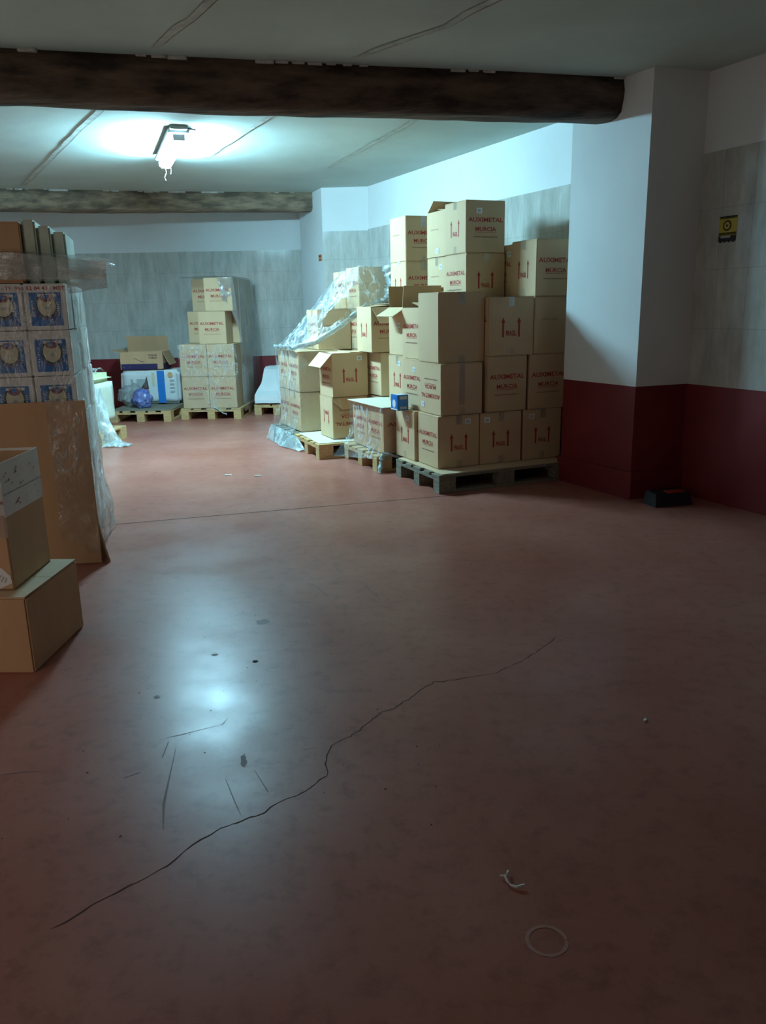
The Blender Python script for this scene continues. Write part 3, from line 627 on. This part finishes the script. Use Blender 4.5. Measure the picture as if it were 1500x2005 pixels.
wavy('stretch_film', lambda s, t: f3(.795 + .05 * (1 - t) + .02 * math.sin(PI * t), .02 + s * 1.14, .10 + t * 1.70), 26, 40, 'filmgrey', 'grey-looking film curtain down the right side of the far stack', amp=.010, fr=5, seed=31)
wavy('stretch_film', lambda s, t: f3(.02 + s * .775, -.004, .12 + t * .85), 26, 24, 'filmthin', 'clear film across the lower front of the far stack', amp=.004, fr=8, seed=32)
wavy('stretch_film', lambda s, t: f3(.60 + .20 * s + .05 * t, -.01 + .10 * s * t, 1.80 - t * (.28 + .55 * s * s)), 20, 24, 'filmgrey', 'crumpled bunch of film at the top right of the far stack', amp=.04, fr=8, seed=33)
wavy('stretch_film', lambda s, t: f3(.10 + .72 * s, .0 + 1.1 * t, 1.805 + .01 * math.sin(PI * s)), 14, 14, 'filmgrey', 'film lying over the top of the far stack', amp=.010, fr=5, seed=34)
rope('stretch_film', [f3(.45, -.01, .16), f3(.52, -.03, .13), f3(.56, -.03, .09), f3(.62, -.04, .07)], .014, 'filmmilk', 'small twist of film at the foot of the far stack', 9, n=12)

# ------------------------------------------------------------------ white sheet on a pallet, right of the far stack
pallet((-1.72, 10.84), R(-6), 'wood', 'pallet by the back wall carrying the white sheet', w=.62, d=.8)
ws = empty('white_sheet_bundle', (-1.72, 10.84, .147), R(-6), 'white sheet bundle sloping up on the pallet by the back wall', 'sheet')
mb = MB(); NS = 14
prof = [(-.03, .05), (-.02, .12), (.10, .17), (.30, .33), (.42, .44), (.52, .47), (.75, .47)]
vs = []
for i, (y_, z_) in enumerate(prof):
    for j in range(NS + 1):
        x_ = .02 + .56 * j / NS + (.07 * (y_ > .2) if j == 0 else 0); vs.append((x_, y_, z_ + .008 * noise.noise(Vector((x_ * 6, y_ * 6, 1)))))
fs = [(i * (NS + 1) + j, i * (NS + 1) + j + 1, (i + 1) * (NS + 1) + j + 1, (i + 1) * (NS + 1) + j) for i in range(len(prof) - 1) for j in range(NS)]
n0 = len(vs); vs += [(x, y, z - .03) for x, y, z in vs]
mb.add(vs, fs + [tuple(reversed([k + n0 for k in f])) for f in fs] + [(j, j + 1, j + 1 + n0, j + n0) for j in range(NS)] + [(i * (NS + 1), (i + 1) * (NS + 1), (i + 1) * (NS + 1) + n0, i * (NS + 1) + n0) for i in range(len(prof) - 1)], 'white'); mb.build('sheet', ws, smooth=False)
mb = MB(); mb.bbox(.06, .56, .12, .76, 0, .10, 'grey', r=.02); mb.bbox(.06, .56, .42, .76, .09, .40, 'grey', r=.03); mb.build('load', ws)

# ------------------------------------------------------------------ left far pallet with tissue pack
pallet((-3.53, 10.37), R(-1), 'wood', 'dusty pallet under the white tissue pack by the back wall')
mb = MB(); T = Matrix.Translation((-3.53, 10.37, 0)) @ Matrix.Rotation(R(-1), 4, 'Z'); mb.box(.0, .80, .0, 1.18, .1455, .1535, 'wooddark', T=T); o = mb.build('plywood_board'); tag(o, 'dusty board lying on the pallet under the tissue pack', 'board')
tp = empty('tissue_pack', (-3.16, 11.28, .163), R(1.5), 'white plastic tissue pack with a blue band and an orange emblem', 'pack')
mb = MB(); bm = bmesh.new(); bmesh.ops.create_cube(bm, size=1)
for v in bm.verts: v.co = Vector((v.co.x * .80, v.co.y * .50, (v.co.z + .5) * .455))
bmesh.ops.bevel(bm, geom=bm.edges[:], offset=.035, segments=3, affect='EDGES'); bmesh.ops.subdivide_edges(bm, edges=[e for e in bm.edges if e.calc_length() > .2], cuts=8, use_grid_fill=True)
for v in bm.verts:
    q = noise.noise(v.co * 7); v.co += Vector((v.co.x * .02 * q, -.008 * q, .012 * q))
bm.verts.index_update(); mb.add([v.co.copy() for v in bm.verts], [[v.index for v in f.verts] for f in bm.faces], 'white'); bm.free(); mb.build('wrap', tp, smooth=True)
g = lambda s, z: (s - .40, -.262, z)
mb = MB(); put_rect(mb, g, .50, .60, .012, .445, 'bluebright'); o = mb.build('blue_band', tp); o['label'] = 'bright blue vertical band'
mb = MB()
put_rect(mb, g, .22, .36, .22, .34, 'grey'); mb.quad([g(.26, .20), g(.38, .20), g(.36, .38), g(.33, .30)], 'inkd'); put_rect(mb, g, .14, .17, .26, .34, 'grey')
put_rect(mb, g, .43, .47, .24, .42, 'cream')
for k in range(4): put_rect(mb, g, .67, .73, .30 - k * .05, .325 - k * .05, 'grey')
mb.build('printed_picture', tp)
mb = MB(); mb.add([g(.68 + .035 * math.cos(a), .39 + .035 * math.sin(a)) for a in [2 * PI * i / 16 for i in range(16)]], [tuple(range(16))], 'orange'); mb.build('orange_emblem', tp)
# open box on top of the pack
ob = empty('cardboard_box', (-3.25, 11.24, .631), R(1.5), 'open cardboard box with a purple band, sitting on the white tissue pack', 'box')
mb = MB(); bw, bd, bh, th = .58, .42, .235, .005
for x0, x1, y0, y1 in ((-bw / 2, bw / 2, -bd / 2, -bd / 2 + th), (-bw / 2, bw / 2, bd / 2 - th, bd / 2), (-bw / 2, -bw / 2 + th, -bd / 2, bd / 2), (bw / 2 - th, bw / 2, -bd / 2, bd / 2)): mb.box(x0, x1, y0, y1, 0, bh, 'card2')
mb.box(-bw / 2, bw / 2, -bd / 2, bd / 2, 0, th, 'cardin')
g = lambda s, z: (s - bw / 2, -bd / 2 - .0012, z)
put_rect(mb, g, .01, .50, .0, .075, 'navy'); put_text(mb, 'TISSUE', g, .38, .50, .175, .20, 'black', .02); put_text(mb, 'TABLE', g, .385, .50, .14, .165, 'black', .02)
pts_ = [(.18, .155), (.22, .14), (.27, .115), (.33, .10)]
for i in range(3): mb.quad([g(*pts_[i]), g(pts_[i][0], pts_[i][1] - .006), g(pts_[i + 1][0], pts_[i + 1][1] - .006), g(*pts_[i + 1])], 'black')
gr = lambda s, z: (bw / 2 + .0012, -bd / 2 + s, z); put_rect(mb, gr, .0, .42, 0, .075, 'navy')
for k in (.04, .12): put_text(mb, 'o', g, k, k + .012, .03, .042, 'grey')
mb.build('body', ob)
flap(ob, 'B', bw, bd, bh, 80, .20, 'card2', 0, .0); flap(ob, 'L', bw, bd, bh, 168, .12, 'card2'); flap(ob, 'R', bw, bd, bh, 245, .20, 'card2'); flap(ob, 'F', bw, bd, bh, 268, .02, 'card2')
# blue bag and grey film bag in front of the pack
def blob(name, loc, rad, mt, label, seed, amp=.25, cat='bag'):
    mb = MB(); bm = bmesh.new(); bmesh.ops.create_icosphere(bm, subdivisions=4, radius=1)
    for v in bm.verts:
        n = v.co.normalized(); q = 1 + amp * noise.noise(n * 2.2 + Vector((seed, 0, 0))) + amp * .5 * noise.noise(n * 6 + Vector((seed, 0, 0)))
        v.co = Vector((n.x * rad[0] * q, n.y * rad[1] * q, max(n.z * q, -.93) * rad[2]))
    bm.verts.index_update(); mb.add([v.co.copy() for v in bm.verts], [[v.index for v in f.verts] for f in bm.faces], mt); bm.free()
    o = mb.build(name, smooth=True); o.location = loc; tag(o, label, cat); return o
blob('plastic_bag', (-3.17, 10.62, .155 + .115), (.125, .09, .125), 'bluebag', 'crumpled blue plastic bag in front of the tissue pack', 3, amp=.4)
blob('plastic_bag', (-3.36, 10.87, .155 + .14), (.19, .10, .15), 'filmgrey', 'clear crumpled plastic bag behind the blue bag', 8)

# ------------------------------------------------------------------ wrapped white drum bundle at left
pallet((-3.62, 8.45), R(-8), 'wood', 'small film-covered pallet under the wrapped white bundle', w=.62, d=.7)
dr = empty('wrapped_bundle', (-3.27, 8.80, .147), R(-8), 'pale white wrapped bundle with a yellowish top, behind the blue carton stack', 'bundle')
mb = MB(); bm = bmesh.new(); bmesh.ops.create_cube(bm, size=1)
for v in bm.verts: v.co = Vector((v.co.x * .56, v.co.y * .5, (v.co.z + .5) * .60))
bmesh.ops.bevel(bm, geom=bm.edges[:], offset=.09, segments=5, affect='EDGES')
bmesh.ops.subdivide_edges(bm, edges=[e for e in bm.edges if e.calc_length() > .15], cuts=6, use_grid_fill=True)
for v in bm.verts: v.co += v.co.normalized() * .012 * noise.noise(v.co * 6)
bm.verts.index_update(); mb.add([v.co.copy() for v in bm.verts], [[v.index for v in f.verts] for f in bm.faces], 'pack'); bm.free(); mb.build('body', dr, smooth=True)
mb = MB(); g = lambda s, z: (s - .28, -.262, z)
put_rect(mb, g, .10, .26, .20, .50, 'lidyellow'); mb.build('side_label', dr)
mb = MB(); mb.bbox(-.262, .262, -.245, .235, .50, .607, 'lidyellow', r=.05, seg=4); mb.build('lid', dr)
mb = MB(); g = lambda s, z: (s - .28, -.268, z); put_rect(mb, g, .12, .24, .445, .475, 'black'); put_rect(mb, g, .17, .27, .20, .235, 'cardin'); mb.quad([g(.30, .50), g(.36, .485), g(.34, .495)], 'black'); mb.quad([g(.39, .49), g(.45, .51), g(.42, .50)], 'black'); mb.build('slot', dr)
wavy('stretch_film', lambda s, t: Vector((-3.03 + .26 * (1 - t) ** 2.2 * s + .03 * s, 8.46 + .03 * s * t + .25 * s * t, .01 + .60 * t)), 16, 26, 'filmmilk', 'loose curtain of film trailing from the white bundle to the floor', amp=.02, fr=9, seed=41)
wavy('stretch_film', lambda s, t: Vector((-2.98 + .28 * s, 8.38 + .2 * t, .012 + .05 * math.sin(PI * t) * math.sin(PI * s))), 14, 10, 'filmmilk', 'crumpled end of film lying on the floor by the white bundle', amp=.02, fr=16, seed=42)
wavy('stretch_film', lambda s, t: Vector((-3.5 + .45 * s, 8.66 + .3 * t, .775 + .03 * math.sin(PI * t))), 14, 8, 'film', 'ruffled film over the top of the white bundle', amp=.025, fr=12, seed=43)

# ------------------------------------------------------------------ left load of blue printed cartons
LY = R(15); lo = Vector((-1.68, 4.45)); lx = Vector((math.cos(LY), math.sin(LY))); ly = Vector((-math.sin(LY), math.cos(LY)))
def l3(x, y, z): q = lo + lx * x + ly * y; return Vector((q.x, q.y, z))
CW, CD, CH = .212, .27, .245
def blue_carton():
    t = empty('printed_carton', (0, 0, 0), LY, '', 'carton', 'white cartons with blue panels in the left load')
    mb = MB(); mb.bbox(-CW / 2, CW / 2, -CD / 2, CD / 2, 0, CH - .004, 'carton', r=.005); mb.build('body', t)
    mb = MB(); e = .0015; g = lambda s, z: (s - CW / 2, -CD / 2 - e, z)
    put_rect(mb, g, .026, CW - .026, .022, CH - .05, 'blue'); cx, cz = CW / 2 + .004, .128
    def ell(rx, rz, mm, ee, cz=cz): mb.add([(cx - CW / 2 + rx * math.cos(a), -CD / 2 - ee, cz + rz * math.sin(a)) for a in [2 * PI * i / 24 for i in range(24)]], [tuple(range(24))], mm)
    ell(.056, .066, 'green', .0020); ell(.045, .055, 'cream', .0024); ell(.030, .018, 'maroon', .0028, cz + .036); ell(.012, .010, 'grey', .0028, cz - .015); ell(.014, .012, 'blue', .0031, cz + .045)
    for i in range(8):
        a0, a1 = PI * (1.18 + i * .08), PI * (1.18 + (i + 1) * .08)
        mb.quad([(cx - CW / 2 + .068 * math.cos(a0), -CD / 2 - .0028, cz + .074 * math.sin(a0)), (cx - CW / 2 + .068 * math.cos(a1), -CD / 2 - .0028, cz + .074 * math.sin(a1)), (cx - CW / 2 + .063 * math.cos(a1), -CD / 2 - .0028, cz + .069 * math.sin(a1)), (cx - CW / 2 + .063 * math.cos(a0), -CD / 2 - .0028, cz + .069 * math.sin(a0))], 'maroon')
    for k in range(7):
        put_rect(mb, lambda s, z: (s - CW / 2, -CD / 2 - .0024, z), .036 + .003 * (k % 3), .044 + .003 * (k % 2), .075 + k * .012, .080 + k * .012, 'sticker'); put_rect(mb, lambda s, z: (s - CW / 2, -CD / 2 - .0024, z), CW - .048, CW - .040 + .002 * (k % 2), .075 + k * .011, .080 + k * .011, 'sticker')
    put_rect(mb, lambda s, z: (s - CW / 2, -CD / 2 - .0024, z), .07, .165, CH - .072, CH - .058, 'sticker')
    mb.build('printed_panel', t)
    mb = MB(); g2 = lambda s, z: (s - CW / 2, -CD / 2 - .0026, z); put_text(mb, 'EXTRA', g2, .085, .150, CH - .070, CH - .061, 'ink'); mb.build('printed_banner', t)
    return t
proto = blue_carton(); first = True
names = ['bottom', 'second', 'third', 'fourth', 'fifth', 'top']
for lev in range(6):
    for col in range(2):
        for dep in range(4 if col == 0 else 1):
            if first: o = proto; first = False
            else:
                o = proto.copy(); C.objects.link(o)
                for ch in proto.children: c = ch.copy(); C.objects.link(c); c.parent = o
            x_ = -CW / 2 - .004 - col * (CW + .005) - .006 * ((lev * 7 + dep) % 3 - 1) * (dep > 0); p_ = l3(x_, CD / 2 + .006 + dep * (CD + .004), .087 + lev * CH)
            o.location = p_; o.rotation_euler = (0, 0, LY + R(random.uniform(-.5, .5)))
            if dep == 0:
                o['label'] = ('blue-panelled carton in the %s layer of the left load, %s column' % (names[lev], ['right', 'left'][col])) if lev > 1 else ('blue-panelled carton low in the left load hidden behind the brown cardboard, %s layer, %s column' % (names[lev], ['right', 'left'][col]))
            else: o['label'] = 'blue-panelled carton in the %s layer of the left load, %s behind the front one' % (names[lev], ['', 'directly', 'second', 'third'][dep])
pl = l3(-.80, 0, 0); pallet((pl.x, pl.y), LY, 'wooddark', 'low pallet under the left load of cartons', w=.80, d=1.15, h=.085) if False else None
t = empty('pallet', pl, LY, 'low dark pallet under the left load of cartons', 'pallet', 'wooden pallets on the floor')
for x0 in (0, .35, .68):
    mb = MB(); mb.bbox(x0, x0 + .11, .01, 1.13, 0, .065, 'wooddark', r=.003); mb.build('skid', t)
for k in range(7):
    mb = MB(); mb.bbox(0, .79, .01 + k * .172, .11 + k * .172, .065, .085, 'wooddark', r=.003); mb.build('deck_board', t)
# printed tape band round the top layer
mb = MB(); g = lambda s, z: tuple(l3(s, -.0035, z)); z0 = .087 + 6 * CH - .045
for s0_ in range(-16, 0): mb.quad([g(s0_ * .05, z0), g((s0_ + 1) * .05, z0), g((s0_ + 1) * .05, z0 + .034), g(s0_ * .05, z0 + .034)], 'carton')
put_text(mb, 'ET - TF. 968 52 04 43 - MET', lambda s, z: tuple(l3(s, -.0045, z)), -.36, -.005, z0 + .007, z0 + .028, 'ink', .02)
o = mb.build('printed_tape'); tag(o, 'white tape with red lettering across the top row of blue cartons', 'tape')
# brown cardboard wrapped round the lower front and corner
cs = empty('corner_cardboard', tuple(l3(0, -.02, 0)), LY, 'tall brown cardboard sheet taped round the corner of the left load', 'cardboard')
def slab(mb, fn, nu, nv, th, mm):
    vs = []; 
    for j in range(nv + 1):
        for i in range(nu + 1): vs.append(Vector(fn(i / nu, j / nv)))
    n0 = len(vs); nrm = []
    for j in range(nv + 1):
        for i in range(nu + 1):
            s, t = i / nu, j / nv; a = Vector(fn(min(s + .01, 1), t)) - Vector(fn(max(s - .01, 0), t)); b = Vector(fn(s, min(t + .01, 1))) - Vector(fn(s, max(t - .01, 0))); nrm.append(a.cross(b).normalized())
    vs2 = [v - n * th for v, n in zip(vs, nrm)]
    fs = [(j * (nu + 1) + i, j * (nu + 1) + i + 1, (j + 1) * (nu + 1) + i + 1, (j + 1) * (nu + 1) + i) for j in range(nv) for i in range(nu)]
    b = [j * (nu + 1) for j in range(nv + 1)]; c = [j * (nu + 1) + nu for j in range(nv + 1)]
    sd = [(b[j], b[j + 1], b[j + 1] + n0, b[j] + n0) for j in range(nv)] + [(c[j + 1], c[j], c[j] + n0, c[j + 1] + n0) for j in range(nv)] + [(i + 1, i, i + n0, i + 1 + n0) for i in range(nu)] + [(nv * (nu + 1) + i, nv * (nu + 1) + i + 1, nv * (nu + 1) + i + 1 + n0, nv * (nu + 1) + i + n0) for i in range(nu)]
    mb.add(vs + vs2, fs + [tuple(reversed([k + n0 for k in f])) for f in fs] + sd, mm)
mb = MB(); slab(mb, lambda s, t: (-.80 + s * .835, -.012 - .05 * max(0, 1 - t * 3.2) ** 1.5 * s ** 3, .004 + t * .926), 20, 16, .006, 'card2'); mb.build('front_panel', cs)
mb = MB(); slab(mb, lambda s, t: (.035 + .05 * max(0, 1 - t * 3.2) ** 1.5 * (1 - s) - .012 * s, -.012 - .05 * max(0, 1 - t * 3.2) ** 1.5 * (1 - s) + s * .11, .004 + t * .926), 5, 16, .006, 'card2'); mb.build('side_panel', cs)
mb = MB(); mb.quad([(-.055, -.0165, .03), (-.058, -.0165, .20), (-.045, -.0165, .10), (-.04, -.022, .03)], 'black'); mb.build('tear', cs)
wavy('stretch_film', lambda s, t: l3(-.17 + s * .20, -.040 - .05 * max(0, 1 - t * 3.0) ** 1.5 * s ** 2, .06 + t * .88), 16, 50, 'film', 'glossy clear film over the right edge of the brown cardboard', amp=.006, fr=16, seed=51)
wavy('stretch_film', lambda s, t: l3(-.46 + s * .465, -.010, .94 + t * .60), 26, 30, 'filmthin', 'clear film stretched over the front of the blue cartons', amp=.003, fr=15, seed=52)
# ragged milky film down the side
def side(s, t):
    z = .03 + t * 1.50; w_ = .018 * noise.noise(Vector((t * 6, s * 3, 5))) + .05 * max(0, 1 - t * 2.0) ** 1.2
    return l3(.022 + w_ * s, .115 + s * .62, z)
wavy('stretch_film', side, 22, 60, 'filmmilk', 'milky loose film hanging down the side of the left load', amp=.014, fr=10, seed=53)
# crumpled film rim and load on top
ZT = .087 + 6 * CH
wavy('stretch_film', lambda s, t: l3(-.80 + s * 1.02, -.045 + .03 * math.sin(9 * s), ZT + .015 + t * (.135 - .10 * max(0, s - .55))), 40, 12, 'filmwhite', 'crumpled rim of film hanging over the front of the top cartons', amp=.025, fr=8, seed=54)
wavy('stretch_film', lambda s, t: l3(-.55 + s * .79, -.04 + t * .75, ZT + .155 - .10 * max(0, s - .55) + .0 * t), 30, 20, 'filmmilk', 'wide sheet of film lying over the top of the left load', amp=.018, fr=7, seed=55)
wavy('stretch_film', lambda s, t: l3(.01 + s * .20 , -.035 + s * .05 + .06 * t, ZT + .07 - t * (.14 - .03 * s) + .01), 14, 12, 'filmwhite', 'torn corner of film sticking out to the right of the left load', amp=.02, fr=12, seed=56)
q = l3(-.62, .02, 0)
mb = MB(); T = Matrix.Translation(l3(0, 0, 0)) @ Matrix.Rotation(LY, 4, 'Z'); mb.bbox(-.66, -.20, .01, .95, ZT, ZT + .125, 'card2', r=.01, T=T); o = mb.build('cardboard_tray'); tag(o, 'flat brown tray under the film on top of the blue cartons', 'tray')
carton(*l3(-.66, .05, 0)[:2], ZT + .127, LY, 'brown box lying on top of the left load, cut by the picture edge', a=.30, b=.46, h=.185, mm='card2', group=None, tape=False)
for k in range(3):
    wb = empty('white_pack', tuple(l3(-.160 + .070 * k, .30 + .03 * k, ZT + .001)), LY, '%s of the pale upright packs on top of the left load' % ['leftmost', 'middle one', 'rightmost'][k], 'pack', 'pale upright packs on the left load')
    mb = MB(); mb.bbox(-.034, .034, -.22, .25, 0, .325 - .028 * k, 'pack', r=.010, seg=2); mb.build('pack', wb)

# ------------------------------------------------------------------ foreground boxes
fb = empty('cardboard_box', (-1.70, 3.205, 0), R(-2.5), 'large plain brown box on the floor at the left edge, lower of two', 'box')
mb = MB(); mb.bbox(-.30, .30, -.245, .245, 0, .318, 'card2', r=.006); mb.build('body', fb)
for s in (-1, 1):
    mb = MB(); mb.box(-.298, .298, min(s * .002, s * .243), max(s * .002, s * .243), .3175, .3235, 'card'); mb.build('flap', fb)
ub = empty('cardboard_box', (-1.725, 3.215, .3245), R(1.0), 'open-topped box with a pale printed upper band, standing on the plain brown box', 'box')
mb = MB(); bw, bd, bh, th = .47, .375, .505, .006
for x0, x1, y0, y1 in ((-bw / 2, bw / 2, -bd / 2, -bd / 2 + th), (-bw / 2, bw / 2, bd / 2 - th, bd / 2), (-bw / 2, -bw / 2 + th, -bd / 2, bd / 2), (bw / 2 - th, bw / 2, -bd / 2, bd / 2)): mb.box(x0, x1, y0, y1, 0, bh, 'card2')
mb.box(-bw / 2, bw / 2, -bd / 2, bd / 2, 0, th, 'cardin'); mb.build('body', ub)
mb = MB(); z0, z1 = .30, .515
e = .004
mb.box(-bw / 2 - e, bw / 2 + e, -bd / 2 - e, -bd / 2, z0 + .01, z1, 'carton'); mb.box(bw / 2, bw / 2 + e, -bd / 2, bd / 2 + e, z0, z1, 'carton'); mb.box(-bw / 2 - e, bw / 2 + e, bd / 2, bd / 2 + e, z0, z1, 'carton')
mb.box(bw / 2 + e, bw / 2 + e + .0015, -bd / 2, bd / 2, z0 + .085, z0 + .09, 'grey')
mb.box(-bw / 2 - e, bw / 2 + e, -bd / 2 - e - .001, -bd / 2 - e, z0 + .055, z0 + .067, 'redlabel')
for k in range(26):
    s_ = random.uniform(-.16, .16); z_ = random.uniform(z0 + .02, z1 - .03); r_ = random.uniform(.004, .016)
    mb.quad([(bw / 2 + e + .0012, s_ - r_, z_ - r_ * .4), (bw / 2 + e + .0012, s_ + r_, z_ - r_ * .2), (bw / 2 + e + .0012, s_ + r_ * .6, z_ + r_ * .6)], random.choice(['grey', 'grey', 'maroon', 'redlabel', 'cream']))
for k in range(40):
    s_ = random.uniform(-.2, .21); z_ = random.uniform(z0 + .02, z1 - .02); r_ = random.uniform(.006, .022)
    mb.quad([(s_ - r_, -bd / 2 - e - .0012, z_ - r_ * .5), (s_ + r_, -bd / 2 - e - .0012, z_ - r_ * .4), (s_ + r_ * .7, -bd / 2 - e - .0012, z_ + r_ * .6), (s_ - r_ * .6, -bd / 2 - e - .0012, z_ + r_ * .5)], random.choice(['maroon', 'navy', 'blue', 'redlabel', 'grey', 'maroon']))
o = mb.build('printed_band', ub); o['label'] = 'pale band printed with small coloured marks'
mb = MB(); mb.box(-.22, bw / 2 + e + .004, -bd / 2 - e - .004, -bd / 2 - e - .003, .22, z1 - .01, 'tape'); mb.build('clear_tape', ub)
mb = MB(); mb.quad([(bw / 2 - .075, -bd / 2 - .0015, .075), (bw / 2 - .105, -bd / 2 - .0015, .045), (bw / 2 - .055, -bd / 2 - .0015, .008), (bw / 2 - .005, -bd / 2 - .0015, .03), (bw / 2 - .01, -bd / 2 - .0015, .06), (bw / 2 - .04, -bd / 2 - .0015, .095)], 'sticker')
for k in range(5): mb.quad([(bw / 2 - .092 + k * .014, -bd / 2 - .0022, .050 - k * .004), (bw / 2 - .088 + k * .014, -bd / 2 - .0022, .047 - k * .004), (bw / 2 - .062 + k * .010, -bd / 2 - .0022, .075 - k * .006), (bw / 2 - .066 + k * .010, -bd / 2 - .0022, .078 - k * .006)], 'grey')
mb.build('barcode_sticker', ub)

# ------------------------------------------------------------------ signs, bait box, scraps
def wallpt(d, z, off=.008): # distance from the pillar-side reference along the right wall
    b = Vector((2.25, 5.75)) - sdir * 0; q = SW0 + sdir * ((b - SW0).dot(sdir) - d); n = Vector((sdir.y, -sdir.x)); return Vector((q.x + n.x * off, q.y + n.y * off, z))
sg = MB(); gw = lambda s, z: tuple(wallpt(-.115 - s, 1.78 + z, .0065)); gw2 = lambda s, z: tuple(wallpt(-.115 - s, 1.78 + z, .0085))
put_rect(sg, gw, 0, .145, .03, .145, 'yellow'); put_rect(sg, gw, .0, .145, .138, .155, 'black'); put_rect(sg, gw, 0, .145, .040, .052, 'black'); put_rect(sg, gw, 0, .145, -.005, .040, 'black'); put_rect(sg, gw2, .02, .10, .018, .032, 'grey')
for k in range(4): put_rect(sg, gw, .01 + k * .035, .03 + k * .035, -.012, -.004, 'black')
n_ = 20
for rr, mm, off in ((.034, 'black', .0085), (.024, 'yellow', .0095), (.008, 'black', .0105)):
    sg.add([tuple(wallpt(-.115 - (.068 + rr * math.cos(a)), 1.78 + .095 + rr * math.sin(a), off)) for a in [2 * PI * i / n_ for i in range(n_)]], [tuple(range(n_))], mm)
o = sg.build('warning_sticker'); tag(o, 'small yellow and black sticker with a ring on the tiled right wall', 'sticker')
mb = MB(); mb.quad([(-.768, 10.80, 1.99), (-.743, 10.755, 1.99), (-.743, 10.755, 2.07), (-.768, 10.80, 2.07)], 'orange')
vs_ = []
d2 = Vector((-1.08 + .70, 11.78 - 10.74)).normalized(); b2 = Vector((-.70, 10.74)); n2 = Vector((-d2.y, d2.x))
mb = MB()
for s0, s1, zz0, zz1, mm, off in ((.06, .22, 1.985, 2.07, 'orange', .004), (.10, .19, 2.03, 2.06, 'redlabel', .006), (.09, .19, 1.995, 2.015, 'redlabel', .006)):
    mb.quad([tuple(Vector((*(b2 + d2 * s + n2 * off), z))) for s, z in ((s0, zz0), (s1, zz0), (s1, zz1), (s0, zz1))], mm)
o = mb.build('small_notice'); tag(o, 'small orange notice on the side of the far pillar', 'sticker')
tr = empty('rodent_bait_box', (2.03, 5.50, 0), R(14), 'black plastic bait box with a red label on the floor beside the pillar', 'box')
mb = MB(); vs = [(-.15, -.08, 0), (.15, -.08, 0), (.15, .09, 0), (-.15, .09, 0), (-.13, -.045, .085), (.13, -.045, .085), (.13, .08, .095), (-.13, .08, .095)]
mb.add(vs, [(3, 2, 1, 0), (4, 5, 6, 7), (0, 1, 5, 4), (1, 2, 6, 5), (2, 3, 7, 6), (3, 0, 4, 7)], 'black'); mb.build('housing', tr)
mb = MB(); mb.bbox(-.03, .11, -.035, .03, .0885, .094, 'redlabel', r=.002, T=Matrix.Rotation(R(4.5), 4, 'X')); mb.build('warning_label', tr)
mb = MB(); mb.bbox(-.135, -.11, -.06, -.02, .04, .07, 'black', r=.004); mb.build('hinge', tr)
mb = MB(); tube(mb, [(.278, 1.714, .006), (.288, 1.708, .010), (.292, 1.690, .006), (.300, 1.678, .005), (.312, 1.672, .006), (.332, 1.677, .008)], .0032, 'paper', n=5); tube(mb, [(.289, 1.702, .006), (.296, 1.716, .012), (.299, 1.728, .008)], .0028, 'paper', n=5)
o = mb.build('string_scrap'); tag(o, 'curled scrap of white string on the dark floor in the foreground', 'scrap')
mb = MB(); mb.bbox(.882, .893, 2.466, 2.476, 0.0005, .007, 'paper', r=.002, T=None); mb.bbox(.888, .896, 2.474, 2.486, 0.0005, .005, 'paper', r=.002); o = mb.build('paper_scrap'); tag(o, 'tiny white paper crumb on the dark floor at right', 'scrap')
for (x_, y_, lb) in ((-1.076, 6.76, 'right-hand pale crumb on the lit floor beyond the joint'), (-1.342, 6.807, 'left-hand pale crumb on the lit floor beyond the joint')):
    mb = MB(); mb.bbox(x_ - .03, x_ + .03, y_ - .012, y_ + .015, .0005, .006, 'paper', r=.002); o = mb.build('paper_scrap'); tag(o, lb, 'scrap')
